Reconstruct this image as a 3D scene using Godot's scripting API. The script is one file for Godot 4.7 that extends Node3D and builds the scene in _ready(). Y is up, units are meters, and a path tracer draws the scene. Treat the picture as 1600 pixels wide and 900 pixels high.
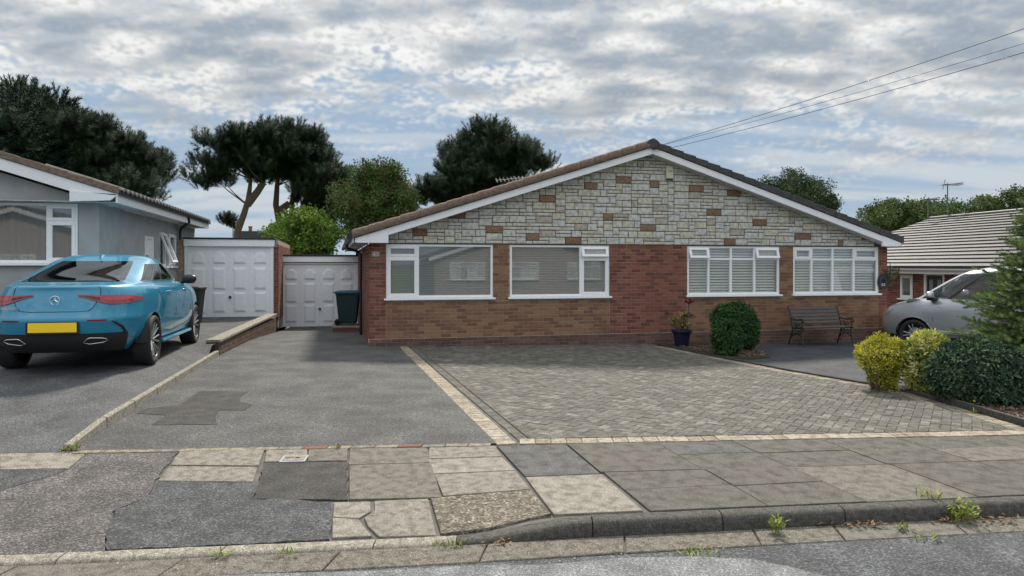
extends Node3D

const SLOPE := 0.0148          # the street falls gently towards the right
const YAW := 13.5              # the bungalows stand at this angle to the camera

var rng := RandomNumberGenerator.new()
var taken := {}
var tex := {}
var mats := {}

# ------------------------------------------------------------------ mesh building
class MB:
	var v := PackedVector3Array()
	var n := PackedVector3Array()
	var c := PackedColorArray()
	var col := Color.WHITE
	func tri(a: Vector3, b: Vector3, d: Vector3) -> void:
		var k := (b - a).cross(d - a).normalized()
		tri_n(a, b, d, k, k, k)
	func tri_n(a: Vector3, b: Vector3, d: Vector3, na: Vector3, nb: Vector3, nd: Vector3) -> void:
		v.append(a); v.append(d); v.append(b)
		n.append(na); n.append(nd); n.append(nb)
		c.append(col); c.append(col); c.append(col)
	func quad(a: Vector3, b: Vector3, d: Vector3, e: Vector3) -> void:
		tri(a, b, d)
		tri(a, d, e)
	# box with chamfered edges, in the axes of t
	func box(t: Transform3D, s: Vector3, ch := 0.0) -> void:
		var h := s * 0.5
		if ch <= 0.0:
			for ax in 3:
				for sg in [-1.0, 1.0]:
					var o := Vector3.ZERO
					var p := Vector3.ZERO
					var q := Vector3.ZERO
					o[ax] = h[ax] * sg
					p[(ax + 1) % 3] = h[(ax + 1) % 3]
					q[(ax + 2) % 3] = h[(ax + 2) % 3] * sg
					quad(t * (o - p - q), t * (o + p - q), t * (o + p + q), t * (o - p + q))
			return
		var i := h - Vector3(ch, ch, ch)
		for ax in 3:
			var b1 := (ax + 1) % 3
			var b2 := (ax + 2) % 3
			for sg in [-1.0, 1.0]:
				var o := Vector3.ZERO
				var p := Vector3.ZERO
				var q := Vector3.ZERO
				o[ax] = h[ax] * sg
				p[b1] = i[b1]
				q[b2] = i[b2] * sg
				quad(t * (o - p - q), t * (o + p - q), t * (o + p + q), t * (o - p + q))
			for s1 in [-1.0, 1.0]:
				for s2 in [-1.0, 1.0]:
					var e := Vector3.ZERO
					e[ax] = i[ax]
					var u := Vector3.ZERO
					u[b1] = h[b1] * s1
					u[b2] = i[b2] * s2
					var w := Vector3.ZERO
					w[b1] = i[b1] * s1
					w[b2] = h[b2] * s2
					if s1 * s2 > 0.0:
						quad(t * (u - e), t * (u + e), t * (w + e), t * (w - e))
					else:
						quad(t * (w - e), t * (w + e), t * (u + e), t * (u - e))
		for sx in [-1.0, 1.0]:
			for sy in [-1.0, 1.0]:
				for sz in [-1.0, 1.0]:
					var a := t * Vector3(h.x * sx, i.y * sy, i.z * sz)
					var b := t * Vector3(i.x * sx, h.y * sy, i.z * sz)
					var d := t * Vector3(i.x * sx, i.y * sy, h.z * sz)
					if sx * sy * sz > 0.0:
						tri(a, b, d)
					else:
						tri(a, d, b)
	func bx(x0: float, x1: float, y0: float, y1: float, z0: float, z1: float, ch := 0.0) -> void:
		box(Transform3D(Basis(), Vector3((x0 + x1) * 0.5, (y0 + y1) * 0.5, (z0 + z1) * 0.5)), Vector3(absf(x1 - x0), absf(y1 - y0), absf(z1 - z0)), ch)
	# a bar of square section between two points
	func bar(a: Vector3, b: Vector3, w: float, h: float, ch := 0.0) -> void:
		var d := (b - a)
		var z := d.normalized()
		var up := Vector3.UP if absf(z.y) < 0.95 else Vector3.RIGHT
		var x := up.cross(z).normalized()
		box(Transform3D(Basis(x, z.cross(x), z), (a + b) * 0.5), Vector3(w, h, d.length()), ch)
	# polygon in x, y pushed out from z0 to z1 with a chamfered front
	func prism(t: Transform3D, poly: PackedVector2Array, z0: float, z1: float, ch := 0.0, bump := 0.0) -> void:
		var p := poly
		if Geometry2D.is_polygon_clockwise(p):
			p = p.duplicate()
			p.reverse()
		var q := p
		if ch > 0.0:
			var r := Geometry2D.offset_polygon(p, -ch, Geometry2D.JOIN_MITER)
			if r.size() == 1 and r[0].size() == p.size():
				var rr: PackedVector2Array = r[0]
				if Geometry2D.is_polygon_clockwise(rr):
					rr.reverse()
				# start at the corner that lies nearest
				var best := 0
				for k in rr.size():
					if rr[k].distance_to(p[0]) < rr[best].distance_to(p[0]):
						best = k
				q = PackedVector2Array()
				for k in rr.size():
					q.append(rr[(k + best) % rr.size()])
		var zc := z1 - ch if q != p else z1
		var m := p.size()
		for k in m:
			var a := p[k]
			var b := p[(k + 1) % m]
			quad(t * Vector3(a.x, a.y, z0), t * Vector3(b.x, b.y, z0), t * Vector3(b.x, b.y, zc), t * Vector3(a.x, a.y, zc))
			if q != p:
				var qa := q[k]
				var qb := q[(k + 1) % m]
				quad(t * Vector3(a.x, a.y, zc), t * Vector3(b.x, b.y, zc), t * Vector3(qb.x, qb.y, z1), t * Vector3(qa.x, qa.y, z1))
		if bump != 0.0:
			var mid := Vector2.ZERO
			for k in m:
				mid += q[k] / m
			for k in m:
				var qa := q[k]
				var qb := q[(k + 1) % m]
				tri(t * Vector3(qa.x, qa.y, z1), t * Vector3(qb.x, qb.y, z1), t * Vector3(mid.x, mid.y, z1 + bump))
		else:
			var f := Geometry2D.triangulate_polygon(q)
			for k in range(0, f.size(), 3):
				var a := Vector3(q[f[k]].x, q[f[k]].y, z1)
				var b := Vector3(q[f[k + 1]].x, q[f[k + 1]].y, z1)
				var d := Vector3(q[f[k + 2]].x, q[f[k + 2]].y, z1)
				if (b - a).cross(d - a).z < 0.0:
					tri(t * a, t * d, t * b)
				else:
					tri(t * a, t * b, t * d)
	# smooth surface over rows of points; quads where skip says so are left out
	func grid(rows: Array, closed := false, flip := false, use = null) -> void:
		var nr := rows.size()
		var nc: int = rows[0].size()
		var nn := []
		for i in nr:
			var r := PackedVector3Array()
			for j in nc:
				var i0 := maxi(i - 1, 0)
				var i1 := mini(i + 1, nr - 1)
				var j0 := (j - 1 + nc) % nc if closed else maxi(j - 1, 0)
				var j1 := (j + 1) % nc if closed else mini(j + 1, nc - 1)
				var du: Vector3 = rows[i][j1] - rows[i][j0]
				var dv: Vector3 = rows[i1][j] - rows[i0][j]
				var k := du.cross(dv)
				if k.length_squared() < 1e-14:
					k = Vector3.UP
				r.append(k.normalized() * (-1.0 if flip else 1.0))
			nn.append(r)
		for i in nr - 1:
			for j in (nc if closed else nc - 1):
				if use != null and not use.call(i, j):
					continue
				var k := (j + 1) % nc
				var a: Vector3 = rows[i][j]
				var b: Vector3 = rows[i][k]
				var d: Vector3 = rows[i + 1][k]
				var e: Vector3 = rows[i + 1][j]
				if flip:
					tri_n(a, d, b, nn[i][j], nn[i + 1][k], nn[i][k])
					tri_n(a, e, d, nn[i][j], nn[i + 1][j], nn[i + 1][k])
				else:
					tri_n(a, b, d, nn[i][j], nn[i][k], nn[i + 1][k])
					tri_n(a, d, e, nn[i][j], nn[i + 1][k], nn[i + 1][j])
	func tube(pts: Array, radii: Array, sides := 8) -> void:
		var rows := []
		var side := Vector3.ZERO
		for i in pts.size():
			var d: Vector3 = (pts[mini(i + 1, pts.size() - 1)] - pts[maxi(i - 1, 0)]).normalized()
			if side == Vector3.ZERO:
				side = d.cross(Vector3.UP if absf(d.y) < 0.9 else Vector3.RIGHT).normalized()
			side = (side - d * side.dot(d)).normalized()
			var up := side.cross(d)
			var r := PackedVector3Array()
			for j in sides:
				var w := TAU * j / sides
				r.append(pts[i] + (side * cos(w) + up * sin(w)) * radii[mini(i, radii.size() - 1)])
			rows.append(r)
		grid(rows, true, true)
		for k in [0, pts.size() - 1]:
			for j in sides:
				if k == 0:
					tri(pts[0], rows[0][j], rows[0][(j + 1) % sides])
				else:
					tri(pts[k], rows[k][(j + 1) % sides], rows[k][j])
	# profile of (radius, height) turned about the y axis of t
	func lathe(t: Transform3D, prof: Array, sides := 20) -> void:
		var rows := []
		for p in prof:
			var r := PackedVector3Array()
			for j in sides:
				var w := TAU * j / sides
				r.append(t * Vector3(p[0] * cos(w), p[1], p[0] * sin(w)))
			rows.append(r)
		grid(rows, true, true)
	func mesh() -> ArrayMesh:
		var a := []
		a.resize(Mesh.ARRAY_MAX)
		a[Mesh.ARRAY_VERTEX] = v
		a[Mesh.ARRAY_NORMAL] = n
		a[Mesh.ARRAY_COLOR] = c
		var m := ArrayMesh.new()
		if v.size():
			m.add_surface_from_arrays(Mesh.PRIMITIVE_TRIANGLES, a)
		return m

func numbered(called: String) -> String:
	var k: int = taken.get(called, 0)
	taken[called] = k + 1
	return called if k == 0 else "%s_%03d" % [called, k]

func put(called: String, shape: Variant, m: Material, parent: Node3D = null, at := Transform3D()) -> MeshInstance3D:
	var o := MeshInstance3D.new()
	o.mesh = shape.mesh() if shape is MB else shape
	o.material_override = m
	o.transform = at
	if parent == null:
		o.name = numbered(called)
		add_child(o)
	else:
		o.name = called
		parent.add_child(o, true)
	return o

func tag(o: Node3D, label: String, category: String, group := "") -> Node3D:
	o.set_meta("label", label)
	o.set_meta("category", category)
	if group:
		o.set_meta("group", group)
	return o

func thing(called: String, label: String, category: String, at: Vector3, turn := 0.0, group := "") -> Node3D:
	var o := Node3D.new()
	o.name = numbered(called)
	add_child(o)
	o.position = at
	o.rotation_degrees.y = turn
	return tag(o, label, category, group)

func part(called: String, parent: Node3D, at := Transform3D()) -> Node3D:
	var o := Node3D.new()
	o.name = called
	o.transform = at
	parent.add_child(o, true)
	return o

func structure(called: String, shape: Variant, m: Material) -> MeshInstance3D:
	var o := put(called, shape, m)
	o.set_meta("kind", "structure")
	return o

func stuff(o: Node3D) -> Node3D:
	o.set_meta("kind", "stuff")
	return o

# ------------------------------------------------------------------ materials
func lin(r: float, g: float, b: float) -> Color:
	return Color(r, g, b).linear_to_srgb()

func noise_tex(key: String, type: int, freq: float, oct: int, lo: Color, hi: Color, size := 512, normal := 0.0, mids := []) -> NoiseTexture2D:
	if tex.has(key):
		return tex[key]
	var f := FastNoiseLite.new()
	f.noise_type = type
	f.frequency = freq
	f.seed = key.hash() % 1000
	f.fractal_type = FastNoiseLite.FRACTAL_FBM if oct > 1 else FastNoiseLite.FRACTAL_NONE
	f.fractal_octaves = oct
	var t := NoiseTexture2D.new()
	t.width = size
	t.height = size
	t.seamless = true
	t.noise = f
	if normal > 0.0:
		t.as_normal_map = true
		t.bump_strength = normal
	else:
		var g := Gradient.new()
		g.set_color(0, lo)
		g.set_color(1, hi)
		for m in mids:
			g.add_point(m[0], m[1])
		t.color_ramp = g
	tex[key] = t
	return t

func grey(x: float) -> Color:
	return Color(x, x, x)

func mean_of(t: Texture2D) -> float:
	for k in tex:
		if tex[k] == t:
			return {"speck": 0.48, "grain": 0.77, "patch": 0.74, "stain": 0.82, "blotch": 0.74, "dust": 0.95, "wash": 0.88}.get(k, 1.0)
	return 1.0

# base colour, gloss, and world-laid textures: fine grain, coarse patches, relief
func mat(color: Color, rough := 0.8, fine: Texture2D = null, fine_size := 1.0, coarse: Texture2D = null, coarse_size := 3.0, relief: Texture2D = null, depth := 1.0, tinted := false) -> StandardMaterial3D:
	var m := StandardMaterial3D.new()
	# the textures only vary the base colour: make up for their mean
	var c := color.srgb_to_linear()
	var even := mean_of(fine) * mean_of(coarse)
	m.albedo_color = Color(minf(c.r / even, 0.98), minf(c.g / even, 0.98), minf(c.b / even, 0.98)).linear_to_srgb()
	m.roughness = rough
	m.metallic_specular = 0.4
	m.uv1_triplanar = true
	m.uv1_world_triplanar = true
	m.uv1_scale = Vector3.ONE / fine_size
	m.uv2_triplanar = true
	m.uv2_world_triplanar = true
	m.uv2_scale = Vector3.ONE / coarse_size
	if fine:
		m.albedo_texture = fine
	if coarse:
		m.detail_enabled = true
		m.detail_blend_mode = BaseMaterial3D.BLEND_MODE_MUL
		m.detail_uv_layer = BaseMaterial3D.DETAIL_UV_2
		m.detail_albedo = coarse
	if relief:
		m.normal_enabled = true
		m.normal_texture = relief
		m.normal_scale = depth
	m.vertex_color_use_as_albedo = tinted
	return m

func plain(color: Color, rough := 0.5, metal := 0.0) -> StandardMaterial3D:
	var m := StandardMaterial3D.new()
	m.albedo_color = color
	m.roughness = rough
	m.metallic = metal
	return m

func make_materials() -> void:
	var speck := noise_tex("speck", FastNoiseLite.TYPE_VALUE, 0.22, 2, grey(0.42), grey(1.0), 512, 0.0, [[0.36, grey(0.62)], [0.58, grey(0.73)], [0.74, grey(0.96)]])
	var grain := noise_tex("grain", FastNoiseLite.TYPE_SIMPLEX, 0.06, 4, grey(0.78), grey(1.0), 512)
	var patch := noise_tex("patch", FastNoiseLite.TYPE_SIMPLEX, 0.012, 5, grey(0.74), grey(1.0), 512)
	var stain := noise_tex("stain", FastNoiseLite.TYPE_SIMPLEX, 0.02, 5, Color(0.70, 0.68, 0.64), grey(1.0), 512, 0.0, [[0.5, Color(0.92, 0.91, 0.89)]])
	var rough_n := noise_tex("rough_n", FastNoiseLite.TYPE_SIMPLEX, 0.12, 3, grey(0), grey(1), 512, 6.0)
	var fine_n := noise_tex("fine_n", FastNoiseLite.TYPE_VALUE, 0.3, 2, grey(0), grey(1), 512, 5.0)
	var rock_n := noise_tex("rock_n", FastNoiseLite.TYPE_SIMPLEX, 0.03, 5, grey(0), grey(1), 512, 14.0)
	var blotch := noise_tex("blotch", FastNoiseLite.TYPE_CELLULAR, 0.05, 2, grey(0.75), grey(1.0), 512)
	mats.tarmac_drive = mat(lin(0.086, 0.0855, 0.083), 0.85, speck, 1.0, patch, 6.0, fine_n, 0.8)
	mats.tarmac_left = mat(lin(0.090, 0.091, 0.093), 0.85, speck, 0.95, patch, 5.0, fine_n, 0.8)
	mats.tarmac_dark = mat(lin(0.052, 0.050, 0.047), 0.85, speck, 0.7, patch, 2.0, fine_n, 0.9)
	mats.tarmac_new = mat(lin(0.048, 0.052, 0.058), 0.8, speck, 1.1, patch, 5.0, fine_n, 0.5)
	mats.tarmac_path = mat(lin(0.108, 0.101, 0.096), 0.88, speck, 1.15, patch, 3.1, fine_n, 1.0)
	mats.tarmac_blue = mat(lin(0.072, 0.074, 0.077), 0.85, speck, 1.05, patch, 2.0, fine_n, 1.0)
	mats.road = mat(lin(0.082, 0.085, 0.09), 0.85, speck, 1.1, patch, 4.0, fine_n, 0.9)
	mats.road_patch = mat(lin(0.165, 0.17, 0.172), 0.85, speck, 0.6, patch, 2.0, fine_n, 0.5)
	mats.soil = mat(lin(0.06, 0.045, 0.035), 0.95, grain, 0.5, patch, 1.3, rough_n, 1.0)
	mats.joint = mat(lin(0.115, 0.108, 0.094), 0.95, grain, 0.4, patch, 1.5)
	mats.grass = mat(lin(0.09, 0.12, 0.05), 0.95, grain, 0.8, patch, 9.0)
	var slab_cols := [[0.195, 0.182, 0.16], [0.135, 0.126, 0.111], [0.22, 0.205, 0.18], [0.094, 0.089, 0.079], [0.086, 0.087, 0.088]]
	for k in 5:
		mats["slab%d" % k] = mat(lin(slab_cols[k][0], slab_cols[k][1], slab_cols[k][2]), 0.85, speck, 0.36, stain, 1.3 + 0.3 * k, fine_n, 0.5)
	mats.exposed_stone = mat(lin(0.165, 0.146, 0.12), 0.88, speck, 1.5, stain, 1.2, fine_n, 1.2)
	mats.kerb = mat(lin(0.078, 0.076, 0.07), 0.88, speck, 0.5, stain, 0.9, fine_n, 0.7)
	mats.kerb_pale = mat(lin(0.265, 0.248, 0.213), 0.88, speck, 0.5, stain, 0.9, fine_n, 0.7)
	mats.gutter = mat(lin(0.145, 0.135, 0.115), 0.88, speck, 0.5, stain, 1.1, fine_n, 0.8)
	var paver_cols := [[0.113, 0.110, 0.098], [0.088, 0.086, 0.078], [0.134, 0.130, 0.115], [0.10, 0.096, 0.085], [0.17, 0.163, 0.143]]
	for k in 5:
		mats["paver%d" % k] = mat(lin(paver_cols[k][0], paver_cols[k][1], paver_cols[k][2]), 0.82, speck, 0.45, stain, 1.7, fine_n, 0.5)
	mats.paver_rest = mat(Color.WHITE, 0.82, speck, 0.45, stain, 1.7, fine_n, 0.5, true)
	var pale_cols := [[0.285, 0.25, 0.198], [0.235, 0.203, 0.158], [0.32, 0.285, 0.232]]
	for k in 3:
		mats["pale%d" % k] = mat(lin(pale_cols[k][0], pale_cols[k][1], pale_cols[k][2]), 0.85, speck, 0.5, stain, 1.3, fine_n, 0.5)
	var red := [[0.235, 0.092, 0.065], [0.195, 0.074, 0.054], [0.265, 0.11, 0.077], [0.155, 0.06, 0.046]]
	var brown := [[0.262, 0.148, 0.086], [0.225, 0.118, 0.072], [0.295, 0.172, 0.10], [0.185, 0.095, 0.062]]
	for k in 4:
		mats["red%d" % k] = mat(lin(red[k][0], red[k][1], red[k][2]), 0.88, grain, 0.25, blotch, 0.6, fine_n, 0.6)
		mats["brown%d" % k] = mat(lin(brown[k][0], brown[k][1], brown[k][2]), 0.88, grain, 0.25, blotch, 0.6, fine_n, 0.6)
	var plinth := [[0.165, 0.098, 0.08], [0.135, 0.085, 0.07], [0.19, 0.115, 0.09], [0.11, 0.072, 0.06]]
	mats.plinth_cols = plinth
	mats.red_cols = red
	mats.brown_cols = brown
	mats.brick_rest = mat(Color.WHITE, 0.88, grain, 0.25, blotch, 0.6, fine_n, 0.6, true)
	mats.mortar = mat(lin(0.33, 0.265, 0.22), 0.95, grain, 0.3, patch, 1.0)
	mats.mortar_dark = mat(lin(0.115, 0.095, 0.082), 0.95, grain, 0.3, patch, 1.0)
	for k in 4:
		var s: Array = [[0.73, 0.68, 0.585], [0.65, 0.60, 0.51], [0.80, 0.755, 0.665], [0.49, 0.455, 0.40]][k]
		mats["stone%d" % k] = mat(lin(s[0], s[1], s[2]), 0.9, grain, 0.35, stain, 1.3, rock_n, 1.2)
	for k in 2:
		var s: Array = [[0.26, 0.17, 0.115], [0.225, 0.14, 0.095]][k]
		mats["stone_brown%d" % k] = mat(lin(s[0], s[1], s[2]), 0.9, grain, 0.35, stain, 0.9, rock_n, 0.6)
	mats.white = mat(lin(0.86, 0.87, 0.88), 0.35, noise_tex("dust", FastNoiseLite.TYPE_SIMPLEX, 0.02, 4, grey(0.955), grey(1.0)), 1.2)
	mats.white_board = mat(lin(0.80, 0.81, 0.83), 0.5, noise_tex("dust", FastNoiseLite.TYPE_SIMPLEX, 0.02, 4, grey(0.955), grey(1.0)), 0.9)
	mats.garage_white = mat(lin(0.84, 0.86, 0.88), 0.45, noise_tex("dust", FastNoiseLite.TYPE_SIMPLEX, 0.02, 4, grey(0.955), grey(1.0)), 1.6)
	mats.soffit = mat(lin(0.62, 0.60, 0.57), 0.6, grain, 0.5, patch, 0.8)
	mats.render_grey = mat(lin(0.365, 0.382, 0.385), 0.92, grain, 0.35, noise_tex("wash", FastNoiseLite.TYPE_SIMPLEX, 0.01, 4, grey(0.88), grey(1.0)), 3.0, fine_n, 0.5)
	mats.tile_brown = mat(lin(0.205, 0.15, 0.125), 0.9, grain, 0.35, stain, 1.0, rough_n, 0.6)
	mats.tile_dark = mat(lin(0.07, 0.07, 0.075), 0.8, grain, 0.35, stain, 1.4, rough_n, 0.5)
	mats.tile_grey = mat(lin(0.065, 0.062, 0.061), 0.45, grain, 0.5, patch, 2.4, fine_n, 0.3)
	mats.felt = mat(lin(0.03, 0.032, 0.035), 0.9, speck, 0.5)
	mats.black = plain(lin(0.012, 0.013, 0.015), 0.35)
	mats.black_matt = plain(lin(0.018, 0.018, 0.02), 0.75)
	mats.iron = plain(lin(0.012, 0.02, 0.02), 0.5)
	mats.steel = plain(lin(0.45, 0.46, 0.47), 0.4, 0.8)
	mats.aerial = plain(lin(0.16, 0.165, 0.17), 0.5, 0.3)
	mats.wall_inside = plain(lin(0.24, 0.23, 0.21), 0.9)
	mats.slat_grey = plain(lin(0.19, 0.21, 0.21), 0.6)
	mats.slat_white = plain(lin(0.87, 0.88, 0.86), 0.5)
	mats.bin_green = mat(lin(0.010, 0.032, 0.034), 0.5, grain, 0.6)
	mats.bin_lid = mat(lin(0.018, 0.065, 0.115), 0.5, grain, 0.6)
	mats.bin_dark = mat(lin(0.02, 0.035, 0.028), 0.55, grain, 0.6)
	mats.bench_slat = mat(lin(0.085, 0.08, 0.08), 0.6, grain, 0.3)
	mats.bark = mat(lin(0.16, 0.115, 0.085), 0.95, grain, 0.4, blotch, 0.8, rough_n, 1.0)
	var g := plain(Color(0.75, 0.8, 0.8, 0.06), 0.02)
	g.transparency = BaseMaterial3D.TRANSPARENCY_ALPHA
	g.metallic_specular = 0.5
	mats.glass = g
	var dg := plain(Color(0.02, 0.03, 0.035, 0.62), 0.02)
	dg.transparency = BaseMaterial3D.TRANSPARENCY_ALPHA
	mats.dark_glass = dg
	var vg := plain(Color(0.25, 0.32, 0.32, 0.30), 0.02)
	vg.transparency = BaseMaterial3D.TRANSPARENCY_ALPHA
	mats.van_glass = vg

func leaf_mat(back: float, rough := 0.7) -> StandardMaterial3D:
	var m := StandardMaterial3D.new()
	m.albedo_color = Color.WHITE
	m.vertex_color_use_as_albedo = true
	m.roughness = rough
	m.metallic_specular = 0.25
	m.backlight_enabled = true
	m.backlight = Color(back, back, back * 0.6)
	return m

# ------------------------------------------------------------------ the lie of the land (x to the right, d away from the camera)
func street(x: float) -> float:
	return -SLOPE * x

func back_line(x: float) -> float:
	return 7.03 + 0.137 * x

func kerb_line(x: float) -> float:
	return 4.95 + 0.172 * x if x > 0.3 else 4.905 + 0.158 * x + 0.03 * smoothstep(-0.5, 0.3, x)

func pave_h(x: float, d: float) -> float:
	var f := clampf((back_line(x) - d) / (back_line(x) - kerb_line(x)), 0.0, 1.15)
	return street(x) - 0.085 * (1.0 - smoothstep(-0.45, 0.35, x)) * f

func drive_h(x: float, d: float) -> float:
	return lerpf(street(x), -0.14, smoothstep(15.0, 22.2, d)) if x < -2.6 else street(x)

func edge_x(d: float) -> float:          # line of the edging between the two drives
	return lerpf(-3.95, -5.28, (d - 6.6) / 6.75) if d < 13.35 else lerpf(-5.28, -6.2, (d - 13.35) / 6.1)

func left_h(x: float, d: float) -> float:
	var inner := lerpf(street(x), lerpf(0.29, 0.31, clampf((d - 14.0) / 5.6, 0.0, 1.0)), smoothstep(6.5, 10.4, d))
	var rim := street(x) + 0.075 * smoothstep(6.4, 7.6, d)
	if d > 13.0:
		rim = inner
	return lerpf(rim, inner, smoothstep(0.03, 0.34, edge_x(d) - 0.09 - x))

# a piece laid on the ground: polygon of (x, d), top following h plus lift, sides going down by thick
func lay(b: MB, poly: PackedVector2Array, h: Callable, lift: float, thick: float, ch := 0.0) -> void:
	var p := poly
	var flipped := PackedVector2Array()
	for q in p:
		flipped.append(Vector2(q.x, -q.y))
	var tmp := MB.new()
	var t := Transform3D(Basis(Vector3(1, 0, 0), Vector3(0, 0, -1), Vector3(0, 1, 0)), Vector3.ZERO)
	var pp := PackedVector2Array()
	for q in p:
		pp.append(q)
	tmp.prism(t, pp, -thick, 0.0, ch)
	for k in tmp.v.size():
		var a := tmp.v[k]
		a.y += h.call(a.x, -a.z) + lift
		b.v.append(a)
		b.n.append(tmp.n[k])
		b.c.append(b.col)

func poly(a: Array) -> PackedVector2Array:
	var r := PackedVector2Array()
	for k in range(0, a.size(), 2):
		r.append(Vector2(a[k], a[k + 1]))
	return r

# ------------------------------------------------------------------ scene
func _ready() -> void:
	rng.seed = 43
	# camera
	var cam := Camera3D.new()
	cam.name = "camera"
	cam.near = 0.05
	cam.far = 2000.0
	cam.projection = Camera3D.PROJECTION_FRUSTUM
	cam.keep_aspect = Camera3D.KEEP_HEIGHT
	var size := 2.0 * 0.05 * 450.0 / 1155.0
	cam.size = size
	cam.frustum_offset = Vector2(0.0, -36.0 / 900.0 * size)
	cam.position = Vector3(0, 1.708, 0)
	add_child(cam)
	cam.current = true
	# sky, exposure
	var toward_sun := Vector3(0.10, 0.74, -0.66).normalized()
	var we := WorldEnvironment.new()
	we.name = "environment"
	var env := Environment.new()
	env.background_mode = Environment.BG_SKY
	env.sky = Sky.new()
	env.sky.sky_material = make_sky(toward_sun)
	env.tonemap_mode = Environment.TONE_MAPPER_LINEAR
	env.tonemap_exposure = 2.0
	env.sdfgi_enabled = true
	env.ssao_enabled = true
	env.ssil_enabled = true
	we.environment = env
	add_child(we)
	# the sun, veiled by thin cloud, stands behind the bungalows
	var sun := DirectionalLight3D.new()
	sun.name = "sun"
	sun.light_energy = 0.78
	sun.light_color = Color(1.0, 0.965, 0.91)
	sun.light_angular_distance = 7.0
	sun.shadow_enabled = true
	sun.basis = Basis.looking_at(-toward_sun, Vector3.UP)
	add_child(sun)

	make_materials()
	ground_and_road()
	pavement()
	drives()
	block_paving()
	main_house()
	left_house()
	garages()
	right_house()
	opposite_side()
	edging_and_wall()
	blue_car()
	silver_van()
	small_things()
	planting()
	trees()
	cables()

func make_sky(toward_sun: Vector3) -> PanoramaSkyMaterial:
	var w := 3072
	var h := 1536
	var data := PackedFloat32Array()
	data.resize(w * h * 3)
	var big := FastNoiseLite.new()
	big.seed = 11
	big.noise_type = FastNoiseLite.TYPE_SIMPLEX_SMOOTH
	big.frequency = 0.6
	big.fractal_octaves = 3
	var puff := FastNoiseLite.new()
	puff.seed = 5
	puff.noise_type = FastNoiseLite.TYPE_SIMPLEX
	puff.frequency = 5.5
	puff.fractal_octaves = 5
	puff.fractal_gain = 0.55
	puff.domain_warp_enabled = true
	puff.domain_warp_amplitude = 0.12
	puff.domain_warp_frequency = 2.0
	var wisp := FastNoiseLite.new()
	wisp.seed = 21
	wisp.frequency = 1.0
	wisp.fractal_octaves = 4
	var shade := FastNoiseLite.new()
	shade.seed = 8
	shade.noise_type = FastNoiseLite.TYPE_SIMPLEX
	shade.frequency = 2.3
	shade.fractal_octaves = 4
	var fine := FastNoiseLite.new()
	fine.seed = 14
	fine.noise_type = FastNoiseLite.TYPE_SIMPLEX
	fine.frequency = 20.0
	fine.fractal_octaves = 4
	var cell := FastNoiseLite.new()
	cell.seed = 3
	cell.noise_type = FastNoiseLite.TYPE_CELLULAR
	cell.frequency = 6.0
	cell.fractal_octaves = 2
	cell.domain_warp_enabled = true
	cell.domain_warp_amplitude = 0.10
	cell.domain_warp_frequency = 3.0
	for y in h / 2:
		var e := (0.5 - (y + 0.5) / h) * PI
		var step := 1 if e < 0.62 else 4
		if step == 4 and y % 4 != 0 and y > 0:
			var from := (y - y % 4) * w * 3
			for k in w * 3:
				data[y * w * 3 + k] = data[from + k]
			continue
		var ce := cos(e)
		var se := sin(e)
		var inv := 1.0 / (se + 0.16)
		var low := smoothstep(0.07, 0.25, e)
		for x in range(0, w, step):
			var a := ((x + 0.5) / w - 0.5) * TAU
			var dx := sin(a) * ce
			var dz := -cos(a) * ce
			var px := dx * inv
			var pz := dz * inv
			var cover := big.get_noise_2d(px, pz)
			var p := 0.72 * puff.get_noise_2d(px, pz) - 0.55 * (cell.get_noise_2d(px, pz) + 0.55)
			var s := shade.get_noise_2d(px * 0.9 + 4.0, pz * 1.5)
			var wi := wisp.get_noise_2d(px * 0.5 + 9.0, pz * 2.4)
			# thin blue air, paler near the ground
			var hz := pow(1.0 - se, 4.0)
			var r := lerpf(0.125, 0.300, hz)
			var g := lerpf(0.190, 0.375, hz)
			var b := lerpf(0.285, 0.450, hz)
			# streaks low down
			var streak := smoothstep(-0.02, 0.42, wi + 0.08) * 0.7 * (1.0 - low * 0.7)
			r = lerpf(r, 0.42, streak)
			g = lerpf(g, 0.44, streak)
			b = lerpf(b, 0.45, streak)
			# broken layer of small clouds
			var f := fine.get_noise_2d(px, pz)
			var dens := smoothstep(-0.48, 0.34, p * 0.58 + f * 0.36 + cover * 0.80 + 0.30 - (1.0 - low) * 1.05) * 0.92
			var thick := smoothstep(-0.25, 0.60, s * 0.62 + p * 0.42 + f * 0.34 + cover * 0.40) * (0.22 + 0.58 * low)
			var lit := 0.345 + 0.17 * smoothstep(-0.3, 0.4, p * 0.6 + f * 0.7 - s * 0.4)
			r = lerpf(r, lerpf(lit, 0.132, thick), dens)
			g = lerpf(g, lerpf(lit * 0.99, 0.172, thick), dens)
			b = lerpf(b, lerpf(lit * 0.955, 0.218, thick), dens)
			var near_sun := dx * toward_sun.x + se * toward_sun.y + dz * toward_sun.z
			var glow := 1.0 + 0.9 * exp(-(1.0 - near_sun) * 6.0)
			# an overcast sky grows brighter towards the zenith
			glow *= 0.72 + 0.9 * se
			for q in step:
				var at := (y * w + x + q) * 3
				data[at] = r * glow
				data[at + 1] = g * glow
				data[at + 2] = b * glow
	for k in range(h / 2 * w * 3, h * w * 3, 3):
		data[k] = 0.12
		data[k + 1] = 0.118
		data[k + 2] = 0.112
	var m := PanoramaSkyMaterial.new()
	m.panorama = ImageTexture.create_from_image(Image.create_from_data(w, h, false, Image.FORMAT_RGBF, data.to_byte_array()))
	return m

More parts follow.
